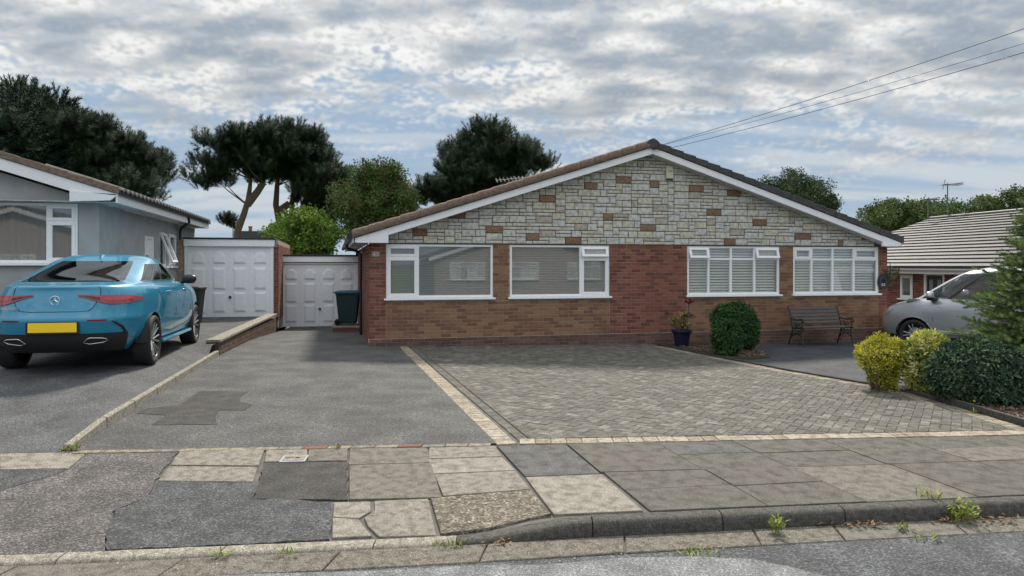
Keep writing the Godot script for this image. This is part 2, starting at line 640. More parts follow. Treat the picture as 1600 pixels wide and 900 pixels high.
# a sheet over x0..x1 and d0(x)..d1(x) following a height
func sheet(x0: Callable, x1: Callable, d0: float, d1: float, nx: int, nd: int, h: Callable, lift := 0.0) -> MB:
	var b := MB.new()
	var rows := []
	for i in nd + 1:
		var d := lerpf(d0, d1, float(i) / nd)
		var r := PackedVector3Array()
		for j in nx + 1:
			var x := lerpf(x0.call(d), x1.call(d), float(j) / nx)
			r.append(Vector3(x, h.call(x, d) + lift, -d))
		rows.append(r)
	b.grid(rows)
	return b

func ground_and_road() -> void:
	var b := MB.new()
	b.quad(Vector3(-700, -0.8, 700), Vector3(700, -0.8, 700), Vector3(700, -0.8, -900), Vector3(-700, -0.8, -900))
	structure("ground", b, mats.grass)
	# road: from the gutter back past the camera
	b = MB.new()
	var rows := []
	for i in 13:
		var r := PackedVector3Array()
		for j in 41:
			var x := -40.0 + j * 2.0
			var d := lerpf(-3.2 + 0.17 * x, kerb_line(x) - 0.40, i / 12.0)
			r.append(Vector3(x, street(x) - 0.105, -d))
		rows.append(r)
	b.grid(rows)
	var road := structure("road", b, mats.road)
	b = MB.new()
	lay(b, poly([-1.9, 4.24, -0.9, 4.33, -0.25, 4.44, 0.2, 4.47, 0.75, 4.60, 1.15, 4.63, 1.5, 4.60, 1.72, 4.47, 1.9, 4.32, 2.15, 4.12, 2.5, 3.6, 0.0, 3.0, -2.6, 3.4]), func(x, _d): return street(x) - 0.105, 0.005, 0.02)
	put("road_repair", b, mats.road_patch, road)
	# gutter of concrete channel blocks
	b = MB.new()
	rows = []
	for i in 2:
		var r := PackedVector3Array()
		for j in 81:
			var x := -12.0 + j * 0.3
			r.append(Vector3(x, street(x) - 0.118, -(kerb_line(x) - 0.42 + i * 0.40)))
		rows.append(r)
	b.grid(rows)
	var gutter := structure("gutter", b, mats.joint)
	var x := -8.1
	while x < 9.0:
		var l := 0.915 if rng.randf() < 0.8 else 0.6
		var q := MB.new()
		var a0 := x + 0.006
		var a1 := x + l - 0.006
		lay(q, poly([a0 - 0.02, kerb_line(a0) - 0.40, a1 - 0.02, kerb_line(a1) - 0.40, a1 + 0.02, kerb_line(a1) - 0.108, a0 + 0.02, kerb_line(a0) - 0.108]), func(xx, _d): return street(xx) - 0.098, rng.randf_range(-0.003, 0.003), 0.06, 0.006)
		put("channel_block", q, mats.gutter if rng.randf() < 0.6 else mats["slab%d" % rng.randi_range(0, 1)], gutter)
		x += l
	# kerb
	b = MB.new()
	b.quad(Vector3(-12, street(-12) - 0.3, -kerb_line(-12) - 0.04), Vector3(12, street(12) - 0.3, -kerb_line(12) - 0.04), Vector3(12, street(12) - 0.3, -kerb_line(12) - 0.06), Vector3(-12, street(-12) - 0.3, -kerb_line(-12) - 0.06))
	var kerb := structure("kerb", b, mats.joint)
	x = -8.2
	while x < 9.0:
		var l := 0.915
		if x < -0.2 and x + l > -0.36:
			l = -0.36 - x
			if l < 0.25:
				l += 0.9
		var rise0 := pave_h(x, kerb_line(x))
		var rise1 := pave_h(x + l, kerb_line(x + l))
		if x > -0.5 and x < 0.0:      # the ramped stone
			rise1 = street(x + l)
		var q := MB.new()
		kerb_stone(q, x + 0.004, x + l - 0.004, rise0, rise1)
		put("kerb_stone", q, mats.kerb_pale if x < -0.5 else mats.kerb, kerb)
		x += l

func kerb_stone(b: MB, x0: float, x1: float, h0: float, h1: float) -> void:
	var prof := [[0.03, -0.22], [0.03, -0.004], [0.024, 0.002], [-0.055, 0.002], [-0.082, -0.006], [-0.098, -0.026], [-0.104, -0.06], [-0.106, -0.22]]
	var n := 8
	var rows := []
	for i in n + 1:
		var t := float(i) / n
		var x := lerpf(x0, x1, t)
		# the ramp eases in and out
		var hh := lerpf(h0, h1, smoothstep(0.0, 1.0, t) if absf(h1 - h0) > 0.04 else t)
		var r := PackedVector3Array()
		for p in prof:
			r.append(Vector3(x, hh + p[1] + sin(x * 37.0 + p[0] * 60.0) * 0.0015, -(kerb_line(x) + p[0])))
		rows.append(r)
	b.grid(rows, false, true)
	for k in [0, n]:
		var cc := Vector3.ZERO
		for p in rows[k]:
			cc += p / prof.size()
		for j in prof.size() - 1:
			if k == 0:
				b.tri(cc, rows[k][j], rows[k][j + 1])
			else:
				b.tri(cc, rows[k][j + 1], rows[k][j])

func pavement() -> void:
	var b := MB.new()
	var rows := []
	for i in 13:
		var r := PackedVector3Array()
		for j in 91:
			var x := -9.0 + j * 0.24
			var d := lerpf(kerb_line(x) + 0.02, back_line(x) + 0.16, i / 12.0)
			r.append(Vector3(x, pave_h(x, d) - 0.016, -d))
		rows.append(r)
	b.grid(rows)
	var pv := structure("pavement", b, mats.joint)
	var h := pave_h
	# tarmac left by old repairs
	var spots := [
		["tarmac_patch", mats.tarmac_path, 0.0, [-9, 5.86, -9, 3.6, -2.50, 4.54, -2.60, 4.72, -2.72, 5.02, -2.80, 5.18, -2.74, 5.36, -2.72, 5.52, -2.80, 5.78, -2.90, 6.2, -3.0, 6.66, -3.74, 6.56, -3.63, 6.06, -4.2, 5.99]],
		["tarmac_patch", mats.tarmac_blue, 0.003, [-4.3, 5.98, -3.64, 6.05, -3.66, 5.90, -3.80, 5.62, -3.84, 5.40, -4.6, 5.20, -6.0, 5.0, -6.0, 5.9]],
		["tarmac_patch", mats.tarmac_blue, 0.005, [-2.78, 5.80, -2.03, 5.82, -1.95, 5.62, -1.92, 5.46, -1.6, 5.47, -1.33, 5.43, -1.25, 5.12, -1.18, 4.78, -1.8, 4.66, -2.49, 4.55, -2.62, 4.76, -2.74, 5.1, -2.79, 5.2, -2.72, 5.36, -2.70, 5.55]],
		["tarmac_patch", mats.tarmac_dark, 0.001, [-2.12, 6.33, -1.43, 6.41, -1.22, 5.50, -1.55, 5.49, -1.91, 5.47, -1.96, 5.68]],
	]
	for s in spots:
		var q := MB.new()
		lay(q, wobble(poly(s[3]), 0.012), h, s[2] - 0.002, 0.03)
		put(s[0], q, s[1], pv)
	# single flags that the photograph shows at the left
	var flags := [
		[2, [-4.5, 6.49, -3.76, 6.56, -3.65, 6.08, -4.17, 6.02]], [2, [-5.3, 6.38, -4.52, 6.48, -4.19, 6.01, -4.9, 5.92]],
		[0, [-2.98, 6.66, -2.25, 6.72, -2.14, 6.24, -2.87, 6.21]], [0, [-2.87, 6.19, -2.14, 6.22, -2.05, 5.85, -2.79, 5.83]],
		[0, [-2.23, 6.72, -1.87, 6.76, -1.78, 6.40, -2.13, 6.36]], [1, [-1.86, 6.76, -1.51, 6.80, -1.44, 6.44, -1.77, 6.40]],
		[1, [-1.49, 6.80, -0.79, 6.88, -0.70, 6.43, -1.40, 6.33]], [1, [-1.39, 6.31, -0.70, 6.41, -0.53, 5.58, -1.21, 5.50]],
		[0, [-0.77, 6.88, -0.16, 6.97, -0.09, 6.63, -0.74, 6.54]], [2, [-0.74, 6.52, -0.09, 6.61, 0.03, 6.20, -0.65, 6.13]], [0, [-0.64, 6.11, 0.03, 6.18, 0.14, 5.67, -0.52, 5.61]],
		[4, [-0.14, 6.98, 0.51, 7.08, 0.73, 6.10, 0.11, 6.01]], [2, [0.11, 5.99, 0.735, 6.08, 0.92, 5.19, 0.29, 5.08]],
		[2, [-1.31, 5.44, -1.05, 5.47, -1.01, 5.28, -1.07, 5.14, -1.25, 5.16]], [2, [-1.25, 5.145, -1.06, 5.125, -1.0, 5.0, -0.92, 4.85, -1.17, 4.81]], [0, [-1.02, 5.48, -0.63, 5.55, -0.50, 4.88, -0.87, 4.84, -0.98, 5.02, -1.03, 5.16, -0.985, 5.30]],
		[5, [-0.61, 5.55, 0.14, 5.65, 0.27, 5.09, -0.15, 4.95, -0.47, 4.90]],
	]
	for f in flags:
		var q := MB.new()
		lay(q, poly(f[1]), h, rng.randf_range(-0.002, 0.005), 0.035, 0.004)
		put("paving_flag", q, mats.exposed_stone if f[0] == 5 else mats["slab%d" % f[0]], pv)
	# the regular flags to the right, in two staggered rows
	var lean := 0.215
	var u := 0.525
	for row in 2:
		u = 0.525 if row == 0 else 0.76
		var k := 0
		while u < 9.0:
			var l: float = [0.88, 0.78, 0.92, 0.84][k % 4]
			var split := rng.randf() < (0.25 if row == 0 else 0.12)
			var c := PackedVector2Array()
			var f0 := 0.0 if row == 0 else 0.49
			var f1 := 0.49 if row == 0 else 0.985
			for e in [[u, f0], [u + l, f0], [u + l, f1], [u, f1]]:
				var xx: float = e[0] + lean * e[1] * 2.0 - (lean if row == 1 else 0.0)
				var d := lerpf(back_line(xx) - 0.01, kerb_line(xx) + 0.03, e[1])
				c.append(Vector2(xx, d))
			var pieces := [c]
			if split:
				var m0 := c[0].lerp(c[3], 0.5)
				var m1 := c[1].lerp(c[2], 0.46)
				pieces = [PackedVector2Array([c[0], c[1], m1, m0]), PackedVector2Array([m0, m1, c[2], c[3]])]
			for pc in pieces:
				var shrunk := Geometry2D.offset_polygon(pc, -0.004)
				if shrunk.size() == 0:
					continue
				var q := MB.new()
				lay(q, shrunk[0], h, rng.randf_range(-0.004, 0.005), 0.035, 0.004)
				put("paving_flag", q, mats["slab%d" % [3, 1, 3, 3, 4, 3, 3][rng.randi_range(0, 6)]], pv)
			u += l
			k += 1
	# stopcock cover
	var cv := thing("stopcock_cover", "small pale square utility cover set in the pavement flags", "cover", Vector3(-1.9, pave_h(-1.9, 6.45), -6.45), 6.0)
	var q := MB.new()
	q.bx(-0.11, 0.11, -0.02, 0.0075, -0.105, 0.105, 0.003)
	put("frame", q, mats.steel, cv)
	q = MB.new()
	q.bx(-0.092, 0.092, 0.004, 0.0105, -0.086, 0.086, 0.002)
	put("lid", q, mats.kerb_pale, cv)
	q = MB.new()
	q.lathe(Transform3D(Basis(), Vector3(0.03, 0.0105, 0.0)), [[0.0, 0.0025], [0.022, 0.0025], [0.024, 0.0]], 14)
	q.bx(-0.07, -0.005, 0.0105, 0.0125, -0.012, 0.012)
	put("key_slot", q, mats.black_matt, cv)
	# gravel, grit and shed petals on the flags
	var grit := MultiMesh.new()
	var one := MB.new()
	one.lathe(Transform3D(), [[0.0, 0.004], [0.006, 0.003], [0.009, 0.0]], 5)
	grit.transform_format = MultiMesh.TRANSFORM_3D
	grit.use_colors = true
	grit.mesh = one.mesh()
	grit.instance_count = 520
	for k in 520:
		var xx := rng.randf_range(-4.2, 5.0)
		var side := rng.randf()
		var d := lerpf(back_line(xx) - 0.02, back_line(xx) - 0.55, pow(rng.randf(), 2.0)) if side < 0.55 else kerb_line(xx) - rng.randf_range(0.11, 0.46)
		var y := pave_h(xx, d) + 0.003 if side < 0.55 else street(xx) - 0.098
		var s := rng.randf_range(0.3, 0.9)
		grit.set_instance_transform(k, Transform3D(Basis(Vector3.UP, rng.randf() * TAU).scaled(Vector3(s, s * 0.7, s * rng.randf_range(0.6, 1.8))), Vector3(xx, y, -d)))
		var t := rng.randf()
		grit.set_instance_color(k, Color(0.34, 0.32, 0.27) if t < 0.4 else Color(0.10, 0.085, 0.07))
	var go := MultiMeshInstance3D.new()
	go.name = "grit"
	go.multimesh = grit
	go.material_override = mat(Color.WHITE, 0.9, null, 1.0, null, 1.0, null, 1.0, true)
	add_child(go)
	stuff(go)
	tag(go, "small loose stones and petals scattered over pavement and gutter", "grit")

# roughen the outline of a patch
func wobble(p: PackedVector2Array, amount: float) -> PackedVector2Array:
	var r := PackedVector2Array()
	for k in p.size():
		var a := p[k]
		var b := p[(k + 1) % p.size()]
		var n := maxi(1, int(a.distance_to(b) / 0.07)) if a.distance_to(b) < 2.0 else 1
		var side := (b - a).orthogonal().normalized()
		for i in n:
			var t := float(i) / n
			r.append(a.lerp(b, t) + side * (rng.randf_range(-amount, amount) if i > 0 else 0.0))
	return r

func house_side_x(d: float) -> float:       # ground line of the bungalow's left flank
	return -2.92 - (d - 15.14) * tan(deg_to_rad(YAW))

func drives() -> void:
	# drive of number 43: tarmac between the edging and the pale border, down to the garage
	var b := sheet(func(d): return edge_x(d) - 0.02, func(d): return lerpf(-0.14, -2.33, (d - 7.03) / 8.22) if d < 15.25 else maxf(house_side_x(d) + 0.05, -9.0), 6.3, 22.6, 12, 44, drive_h, 0.0)
	# its near end keeps to the back of the pavement
	for k in b.v.size():
		var p := b.v[k]
		var front := back_line(p.x) + 0.06
		if -p.z < front:
			b.v[k] = Vector3(p.x, drive_h(p.x, front), -front)
	var dr := structure("driveway", b, mats.tarmac_drive)
	var old := [[-4.08, 9.66, -3.45, 9.66, -3.38, 9.2, -3.30, 8.95, -3.08, 8.80, -3.05, 8.45, -3.34, 8.42, -3.22, 8.0, -3.07, 7.70, -3.72, 7.63, -3.80, 8.12, -4.16, 8.18, -4.17, 8.45, -3.92, 8.74]]
	for o in old:
		var q := MB.new()
		lay(q, wobble(poly(o), 0.01), drive_h, 0.004, 0.02)
		put("tarmac_patch", q, mats.tarmac_dark, dr)
	# row of edging bricks where the drive meets the pavement
	var x := -3.86
	while x < -0.32:
		var q := MB.new()
		lay(q, poly([x + 0.004, back_line(x) - 0.03, x + 0.211, back_line(x + 0.21) - 0.03, x + 0.221, back_line(x + 0.21) + 0.062, x + 0.014, back_line(x) + 0.062]), drive_h, rng.randf_range(0.002, 0.007), 0.05, 0.004)
		put("edging_brick", q, mats[["brown3", "pale1", "paver4", "pale1"][rng.randi_range(0, 3)]], dr)
		x += 0.215
	# the left neighbour's drive, higher
	b = sheet(func(d): return -11.0 - d * 0.25, func(d): return edge_x(d) - 0.07, 6.3, 20.3, 60, 50, left_h, 0.0)
	for k in b.v.size():
		var p := b.v[k]
		var front := back_line(p.x) + 0.03
		if -p.z < front:
			b.v[k] = Vector3(p.x, left_h(p.x, front), -front)
	structure("neighbour_driveway", b, mats.tarmac_left)
	# the right neighbour's newer, darker tarmac
	b = MB.new()
	lay(b, poly([3.30, 16.42, 3.9, 14.33, 4.70, 12.36, 5.47, 10.92, 5.62, 10.42, 6.4, 10.9, 7.4, 11.6, 9.0, 12.4, 16.0, 12.9, 19.0, 13.5, 19.0, 24.0, 9.4, 24.0, 9.25, 18.0]), func(xx, d): return street(xx) - maxf(0.0, d - 18.5) * 0.06, -0.012, 0.05)
	structure("side_driveway", b, mats.tarmac_new)
	# planting bed in front of it
	b = MB.new()
	lay(b, poly([5.50, 10.82, 5.66, 10.30, 5.70, 9.45, 5.73, 8.75, 5.76, 8.12, 6.1, 7.98, 13.0, 9.0, 14.0, 12.7, 9.0, 12.3, 7.4, 11.5, 6.4, 10.85]), func(xx, _d): return street(xx), 0.03, 0.12)
	structure("planting_bed", b, mats.soil)
	b = MB.new()
	lay(b, poly([3.2, 16.3, 3.86, 14.40, 4.1, 14.05, 4.5, 13.95, 4.95, 14.2, 5.1, 14.8, 4.9, 15.6, 4.4, 16.4, 4.2, 16.8]), func(xx, _d): return street(xx), 0.012, 0.05)
	structure("hedge_bed", b, mats.soil)

func plane_at(x: float, d: float, turn: float, lift := 0.0) -> Transform3D:
	var up := Vector3(SLOPE, 1, 0).normalized()
	var z := up.cross(Vector3(1, 0, 0)).normalized() * -1.0
	var base := Basis(up.cross(Vector3(0, 0, 1)).normalized(), up, Vector3(0, 0, 1))
	base = base.orthonormalized()
	return Transform3D(base * Basis(Vector3.UP, turn), Vector3(x, street(x) + lift, -d))

func block_paving() -> void:
	var outline := poly([-0.14, 7.03, 1.91, 7.31, 5.72, 7.84, 5.66, 8.13, 5.63, 8.77, 5.60, 9.49, 5.56, 10.34, 5.42, 10.87, 4.64, 12.36, 3.84, 14.35, 3.22, 16.05, 3.16, 16.52, -2.33, 15.20])
	var b := MB.new()
	lay(b, outline, func(xx, _d): return street(xx), -0.012, 0.06)
	var pave := structure("block_paving", b, mats.joint)
	# borders: soldier blocks left and right, one row along the pavement
	var used := []
	var border := func(pts: Array, wide: float, long: float, off: float, cols: Array, skew: float):
		for s in pts.size() - 1:
			var a: Vector2 = pts[s]
			var e: Vector2 = pts[s + 1]
			var dirv := (e - a).normalized()
			var nrm := Vector2(-dirv.y, dirv.x)
			var n := maxi(1, int(round(a.distance_to(e) / long)))
			var l := a.distance_to(e) / n
			for k in n:
				var p := a + dirv * (k * l) + nrm * off
				var sk := dirv * skew
				var c := PackedVector2Array([p + dirv * 0.003, p + dirv * (l - 0.003), p + dirv * (l - 0.003) + nrm * (wide - 0.006) + sk, p + dirv * 0.003 + nrm * (wide - 0.006) + sk])
				var q := MB.new()
				lay(q, c, func(xx, _d): return street(xx), rng.randf_range(-0.002, 0.003), 0.05, 0.004)
				put("border_block", q, mats[cols[rng.randi_range(0, cols.size() - 1)]], pave)
	var bl := Vector2(-2.33, 15.18)
	var fl := Vector2(-0.14, 7.03)
	border.call([bl, fl], 0.20, 0.104, 0.0, ["pale0", "pale1", "pale2", "pale0"], 0.0)
	border.call([bl, fl + Vector2(0.03, 0.05)], 0.10, 0.205, 0.203, ["paver0", "paver1", "paver3"], 0.0)
	border.call([Vector2(0.07, 7.06), Vector2(1.91, 7.31), Vector2(5.70, 7.84)], 0.20, 0.15, 0.0, ["pale0", "pale1", "pale2", "pale0"], 0.03)
	var right := [Vector2(5.66, 7.98), Vector2(5.64, 8.77), Vector2(5.60, 9.49), Vector2(5.55, 10.34), Vector2(5.41, 10.87), Vector2(4.63, 12.36), Vector2(3.83, 14.35), Vector2(3.21, 16.05)]
	border.call(right, 0.20, 0.105, 0.004, ["pale0", "pale1", "paver4", "pale1"], 0.0)
	# herringbone laid at 45 degrees to the bungalow
	var inner := poly([0.17, 7.29, 1.88, 7.52, 5.44, 8.02, 5.43, 8.77, 5.39, 9.45, 5.34, 10.27, 5.22, 10.78, 4.44, 12.28, 3.63, 14.29, 3.02, 15.98, 2.94, 16.44, -2.0, 15.26])
	var ang := deg_to_rad(YAW + 45.0)
	var e1 := Vector2(cos(ang), sin(ang))
	var e2 := Vector2(-e1.y, e1.x)
	var full := MB.new()
	full.bx(-0.0985, 0.0985, -0.05, 0.0, -0.0485, 0.0485, 0.0045)
	var full_mesh := full.mesh()
	var list := []
	for i in range(-160, 160):
		for j in range(-160, 160):
			# unit: one block along e1 and one along e2, repeated on a 0.1 m lattice
			var m := posmod(i - j, 4)
			if m == 0:
				list.append([i, j, 0])
			elif m == 3:
				list.append([i, j, 1])
	var whole := []
	var rest := MB.new()
	var centre := Vector2(1.9, 11.2)
	for it in list:
		var o: Vector2 = centre + e1 * (it[0] * 0.1) + e2 * (it[1] * 0.1)
		if o.distance_to(centre) > 8.5:
			continue
		var u := e1 if it[2] == 0 else e2
		var w := e2 if it[2] == 0 else e1
		var c := PackedVector2Array([o, o + u * 0.2, o + u * 0.2 + w * 0.1, o + w * 0.1])
		var inside := 0
		for p in c:
			if Geometry2D.is_point_in_polygon(p, inner):
				inside += 1
		if inside == 4:
			whole.append([o + u * 0.1 + w * 0.05, it[2]])
		elif inside > 0:
			for cut in Geometry2D.intersect_polygons(c, inner):
				var sh := Geometry2D.offset_polygon(cut, -0.002)
				if sh.size():
					var pc: Array = [[0.113, 0.110, 0.098], [0.088, 0.086, 0.078], [0.134, 0.130, 0.115]][rng.randi_range(0, 2)]
					rest.col = Color(pc[0], pc[1], pc[2]) / 0.394
					lay(rest, sh[0], func(xx, _d): return street(xx), 0.0, 0.04, 0.003)
	whole.sort_custom(func(a, z): return a[0].length_squared() < z[0].length_squared())
	var cols := [[0.113, 0.110, 0.098], [0.088, 0.086, 0.078], [0.134, 0.130, 0.115], [0.10, 0.096, 0.085], [0.17, 0.163, 0.143]]
	for k in whole.size():
		var p: Vector2 = whole[k][0]
		var t := plane_at(p.x, p.y, ang + (PI / 2 if whole[k][1] == 1 else 0.0), rng.randf_range(-0.003, 0.003))
		t.basis = t.basis * Basis(Vector3(1, 0, 0), rng.randf_range(-0.012, 0.012))
		var pick: int = [0, 0, 1, 2, 3, 3, 1, 0, 2, 4][rng.randi_range(0, 9)]
		if k < 300:
			put("paving_block", full_mesh, mats["paver%d" % pick], pave, t)
		else:
			rest.col = Color(cols[pick][0], cols[pick][1], cols[pick][2]) / 0.394
			rest.box(t.translated_local(Vector3(0, -0.025, 0)), Vector3(0.197, 0.05, 0.097), 0.0045)
	stuff(put("paving_blocks_beyond", rest, mats.paver_rest, pave))

# ------------------------------------------------------------------ masonry
# courses of bricks on a wall face in the local plane z = face; each zone: [x0, x1, y0, y1, kind]
func brickwork(parent: Node3D, zones: Array, face: float, singles: int, t := Transform3D(), top := 2.14, called := "brick") -> void:
	var all := []
	for z in zones:
		var row := 0
		var y: float = top
		while y > z[2] - 0.07:
			var y1 := minf(y - 0.005, z[3])
			var y0 := maxf(y - 0.070, z[2])
			if y1 - y0 > 0.02:
				var x: float = floor(z[0] / 0.225) * 0.225 + (0.1125 if row % 2 else 0.0) - 0.225
				while x < z[1]:
					var a := maxf(x + 0.005, z[0])
					var b := minf(x + 0.220, z[1])
					if b - a > 0.025:
						all.append([a, b, y0, y1, z[4]])
					x += 0.225
			y -= 0.075
			row += 1
	# the whole, unhidden bricks nearest the camera become parts of their own
	all.sort_custom(func(p, q): return (p[1] - p[0] > 0.2 and p[1] - p[0] > q[1] - q[0] + 0.05) or (absf((p[1] - p[0]) - (q[1] - q[0])) <= 0.05 and p[0] < q[0]))
	var one := MB.new()
	one.bx(-0.1075, 0.1075, -0.0325, 0.0325, -0.02, 0.0, 0.003)
	var one_mesh := one.mesh()
	var rest := MB.new()
	var n := 0
	for k in all.size():
		var p: Array = all[k]
		var pick := rng.randi_range(0, 3)
		if n < singles and absf(p[1] - p[0] - 0.215) < 0.002 and absf(p[3] - p[2] - 0.065) < 0.002:
			put(called, one_mesh, mats["%s%d" % [p[4], pick]], parent, t * Transform3D(Basis(), Vector3((p[0] + p[1]) * 0.5, (p[2] + p[3]) * 0.5, face + rng.randf_range(-0.001, 0.0015))))
			n += 1
		else:
			var cc: Array = mats[p[4] + "_cols"][pick]
			rest.col = Color(cc[0], cc[1], cc[2]) / 0.57
			rest.box(t * Transform3D(Basis(), Vector3((p[0] + p[1]) * 0.5, (p[2] + p[3]) * 0.5, face - 0.01)), Vector3(p[1] - p[0], p[3] - p[2], 0.02 + rng.randf_range(0, 0.002)))
	if rest.v.size():
		stuff(put(called + "work", rest, mats.brick_rest, parent))

# white plastic window: columns at xs, upper cells above the transom; cells named f fixed, s sash, o vent propped open
func window(parent: Node3D, x0: float, x1: float, y0: float, y1: float, cols: Array, transom: float, top: Array, bottom: Array, z := -0.02, sill := true) -> Node3D:
	var w := part("window", parent)
	var fr := MB.new()
	var fw := 0.05
	var zb := z - 0.06
	fr.bx(x0, x1, y0, y0 + fw, zb, z, 0.006)
	fr.bx(x0, x1, y1 - fw, y1, zb, z, 0.006)
	fr.bx(x0, x0 + fw, y0 + fw, y1 - fw, zb, z, 0.006)
	fr.bx(x1 - fw, x1, y0 + fw, y1 - fw, zb, z, 0.006)
	var xs := [x0 + fw]
	for c in cols:
		fr.bx(c - 0.026, c + 0.026, y0 + fw, y1 - fw, zb, z, 0.006)
		xs.append(c - 0.026)
		xs.append(c + 0.026)
	xs.append(x1 - fw)
	var k := 0
	for i in range(0, xs.size(), 2):
		var a: float = xs[i]
		var b: float = xs[i + 1]
		var cells := [[y0 + fw, y1 - fw, bottom[k]]]
		if transom > 0.0 and top[k] != "":
			fr.bx(a, b, transom - 0.024, transom + 0.024, zb + 0.001, z - 0.001, 0.005)
			cells = [[y0 + fw, transom - 0.024, bottom[k]], [transom + 0.024, y1 - fw, top[k]]]
		for c in cells:
			var g := MB.new()
			var p: float = c[0]
			var q: float = c[1]
			if c[2] == "f":
				pane(g, Transform3D(), a, b, p, q, z - 0.03)
				put("pane", g, mats.glass, w)
			else:
				var s := MB.new()
				var f := 0.045
				var tr := Transform3D()
				if c[2] == "o":      # hung from the top, pushed out at the foot
					tr = Transform3D(Basis(), Vector3(0, q, z + 0.012)) * Transform3D(Basis(Vector3(1, 0, 0), -0.34), Vector3.ZERO) * Transform3D(Basis(), Vector3(0, -q, -z))
				for e in [[a - 0.014, b + 0.014, p - 0.014, p + f], [a - 0.014, b + 0.014, q - f, q + 0.014], [a - 0.014, a + f, p + f, q - f], [b - f, b + 0.014, p + f, q - f]]:
					s.box(tr * Transform3D(Basis(), Vector3((e[0] + e[1]) * 0.5, (e[2] + e[3]) * 0.5, z - 0.012)), Vector3(e[1] - e[0], e[3] - e[2], 0.05), 0.006)
				put("sash", s, mats.white, w)
				pane(g, tr, a + f, b - f, p + f, q - f, z - 0.012)
				put("pane", g, mats.glass, w)
		k += 1
	put("frame", fr, mats.white, w)
	if sill:
		var s := MB.new()
		s.bx(x0 - 0.045, x1 + 0.045, y0 - 0.045, y0 - 0.004, z - 0.04, z + 0.085, 0.008)
		put("sill", s, mats.white, w)
	return w

# sealed unit of two sheets of glass
func pane(b: MB, t: Transform3D, x0: float, x1: float, y0: float, y1: float, z: float) -> void:
	for zz in [z, z - 0.004, z - 0.018, z - 0.022]:
		b.quad(t * Vector3(x0, y0, zz), t * Vector3(x1, y0, zz), t * Vector3(x1, y1, zz), t * Vector3(x0, y1, zz))

func blind(at: Node3D, x0: float, x1: float, y0: float, y1: float, pitch: float, deep: float, tilt: float, m: Material, label: String, z := -0.16) -> void:
	var o := thing("venetian_blind", label, "blind", at.position, at.rotation_degrees.y, "blinds in the bungalow windows")
	var s := MB.new()
	s.bx(-0.5, 0.5, -0.0012, 0.0012, -0.5, 0.5)
	var sm := s.mesh()
	var y := y0 + 0.02
	while y < y1 - 0.03:
		put("slat", sm, m, o, Transform3D(Basis(Vector3(1, 0, 0), tilt + rng.randf_range(-0.03, 0.03)).scaled_local(Vector3(x1 - x0, 1, deep)), Vector3((x0 + x1) * 0.5, y, z)))
		y += pitch
	var h := MB.new()
	h.bx(x0, x1, y1 - 0.03, y1, z - 0.02, z + 0.02, 0.004)
	put("headrail", h, m, o)
	h = MB.new()
	for f in [0.12, 0.5, 0.88]:
		var x := lerpf(x0, x1, f)
		h.bx(x - 0.002, x + 0.002, y0, y1 - 0.03, z + deep * 0.5, z + deep * 0.5 + 0.002)
	put("cord", h, m, o)

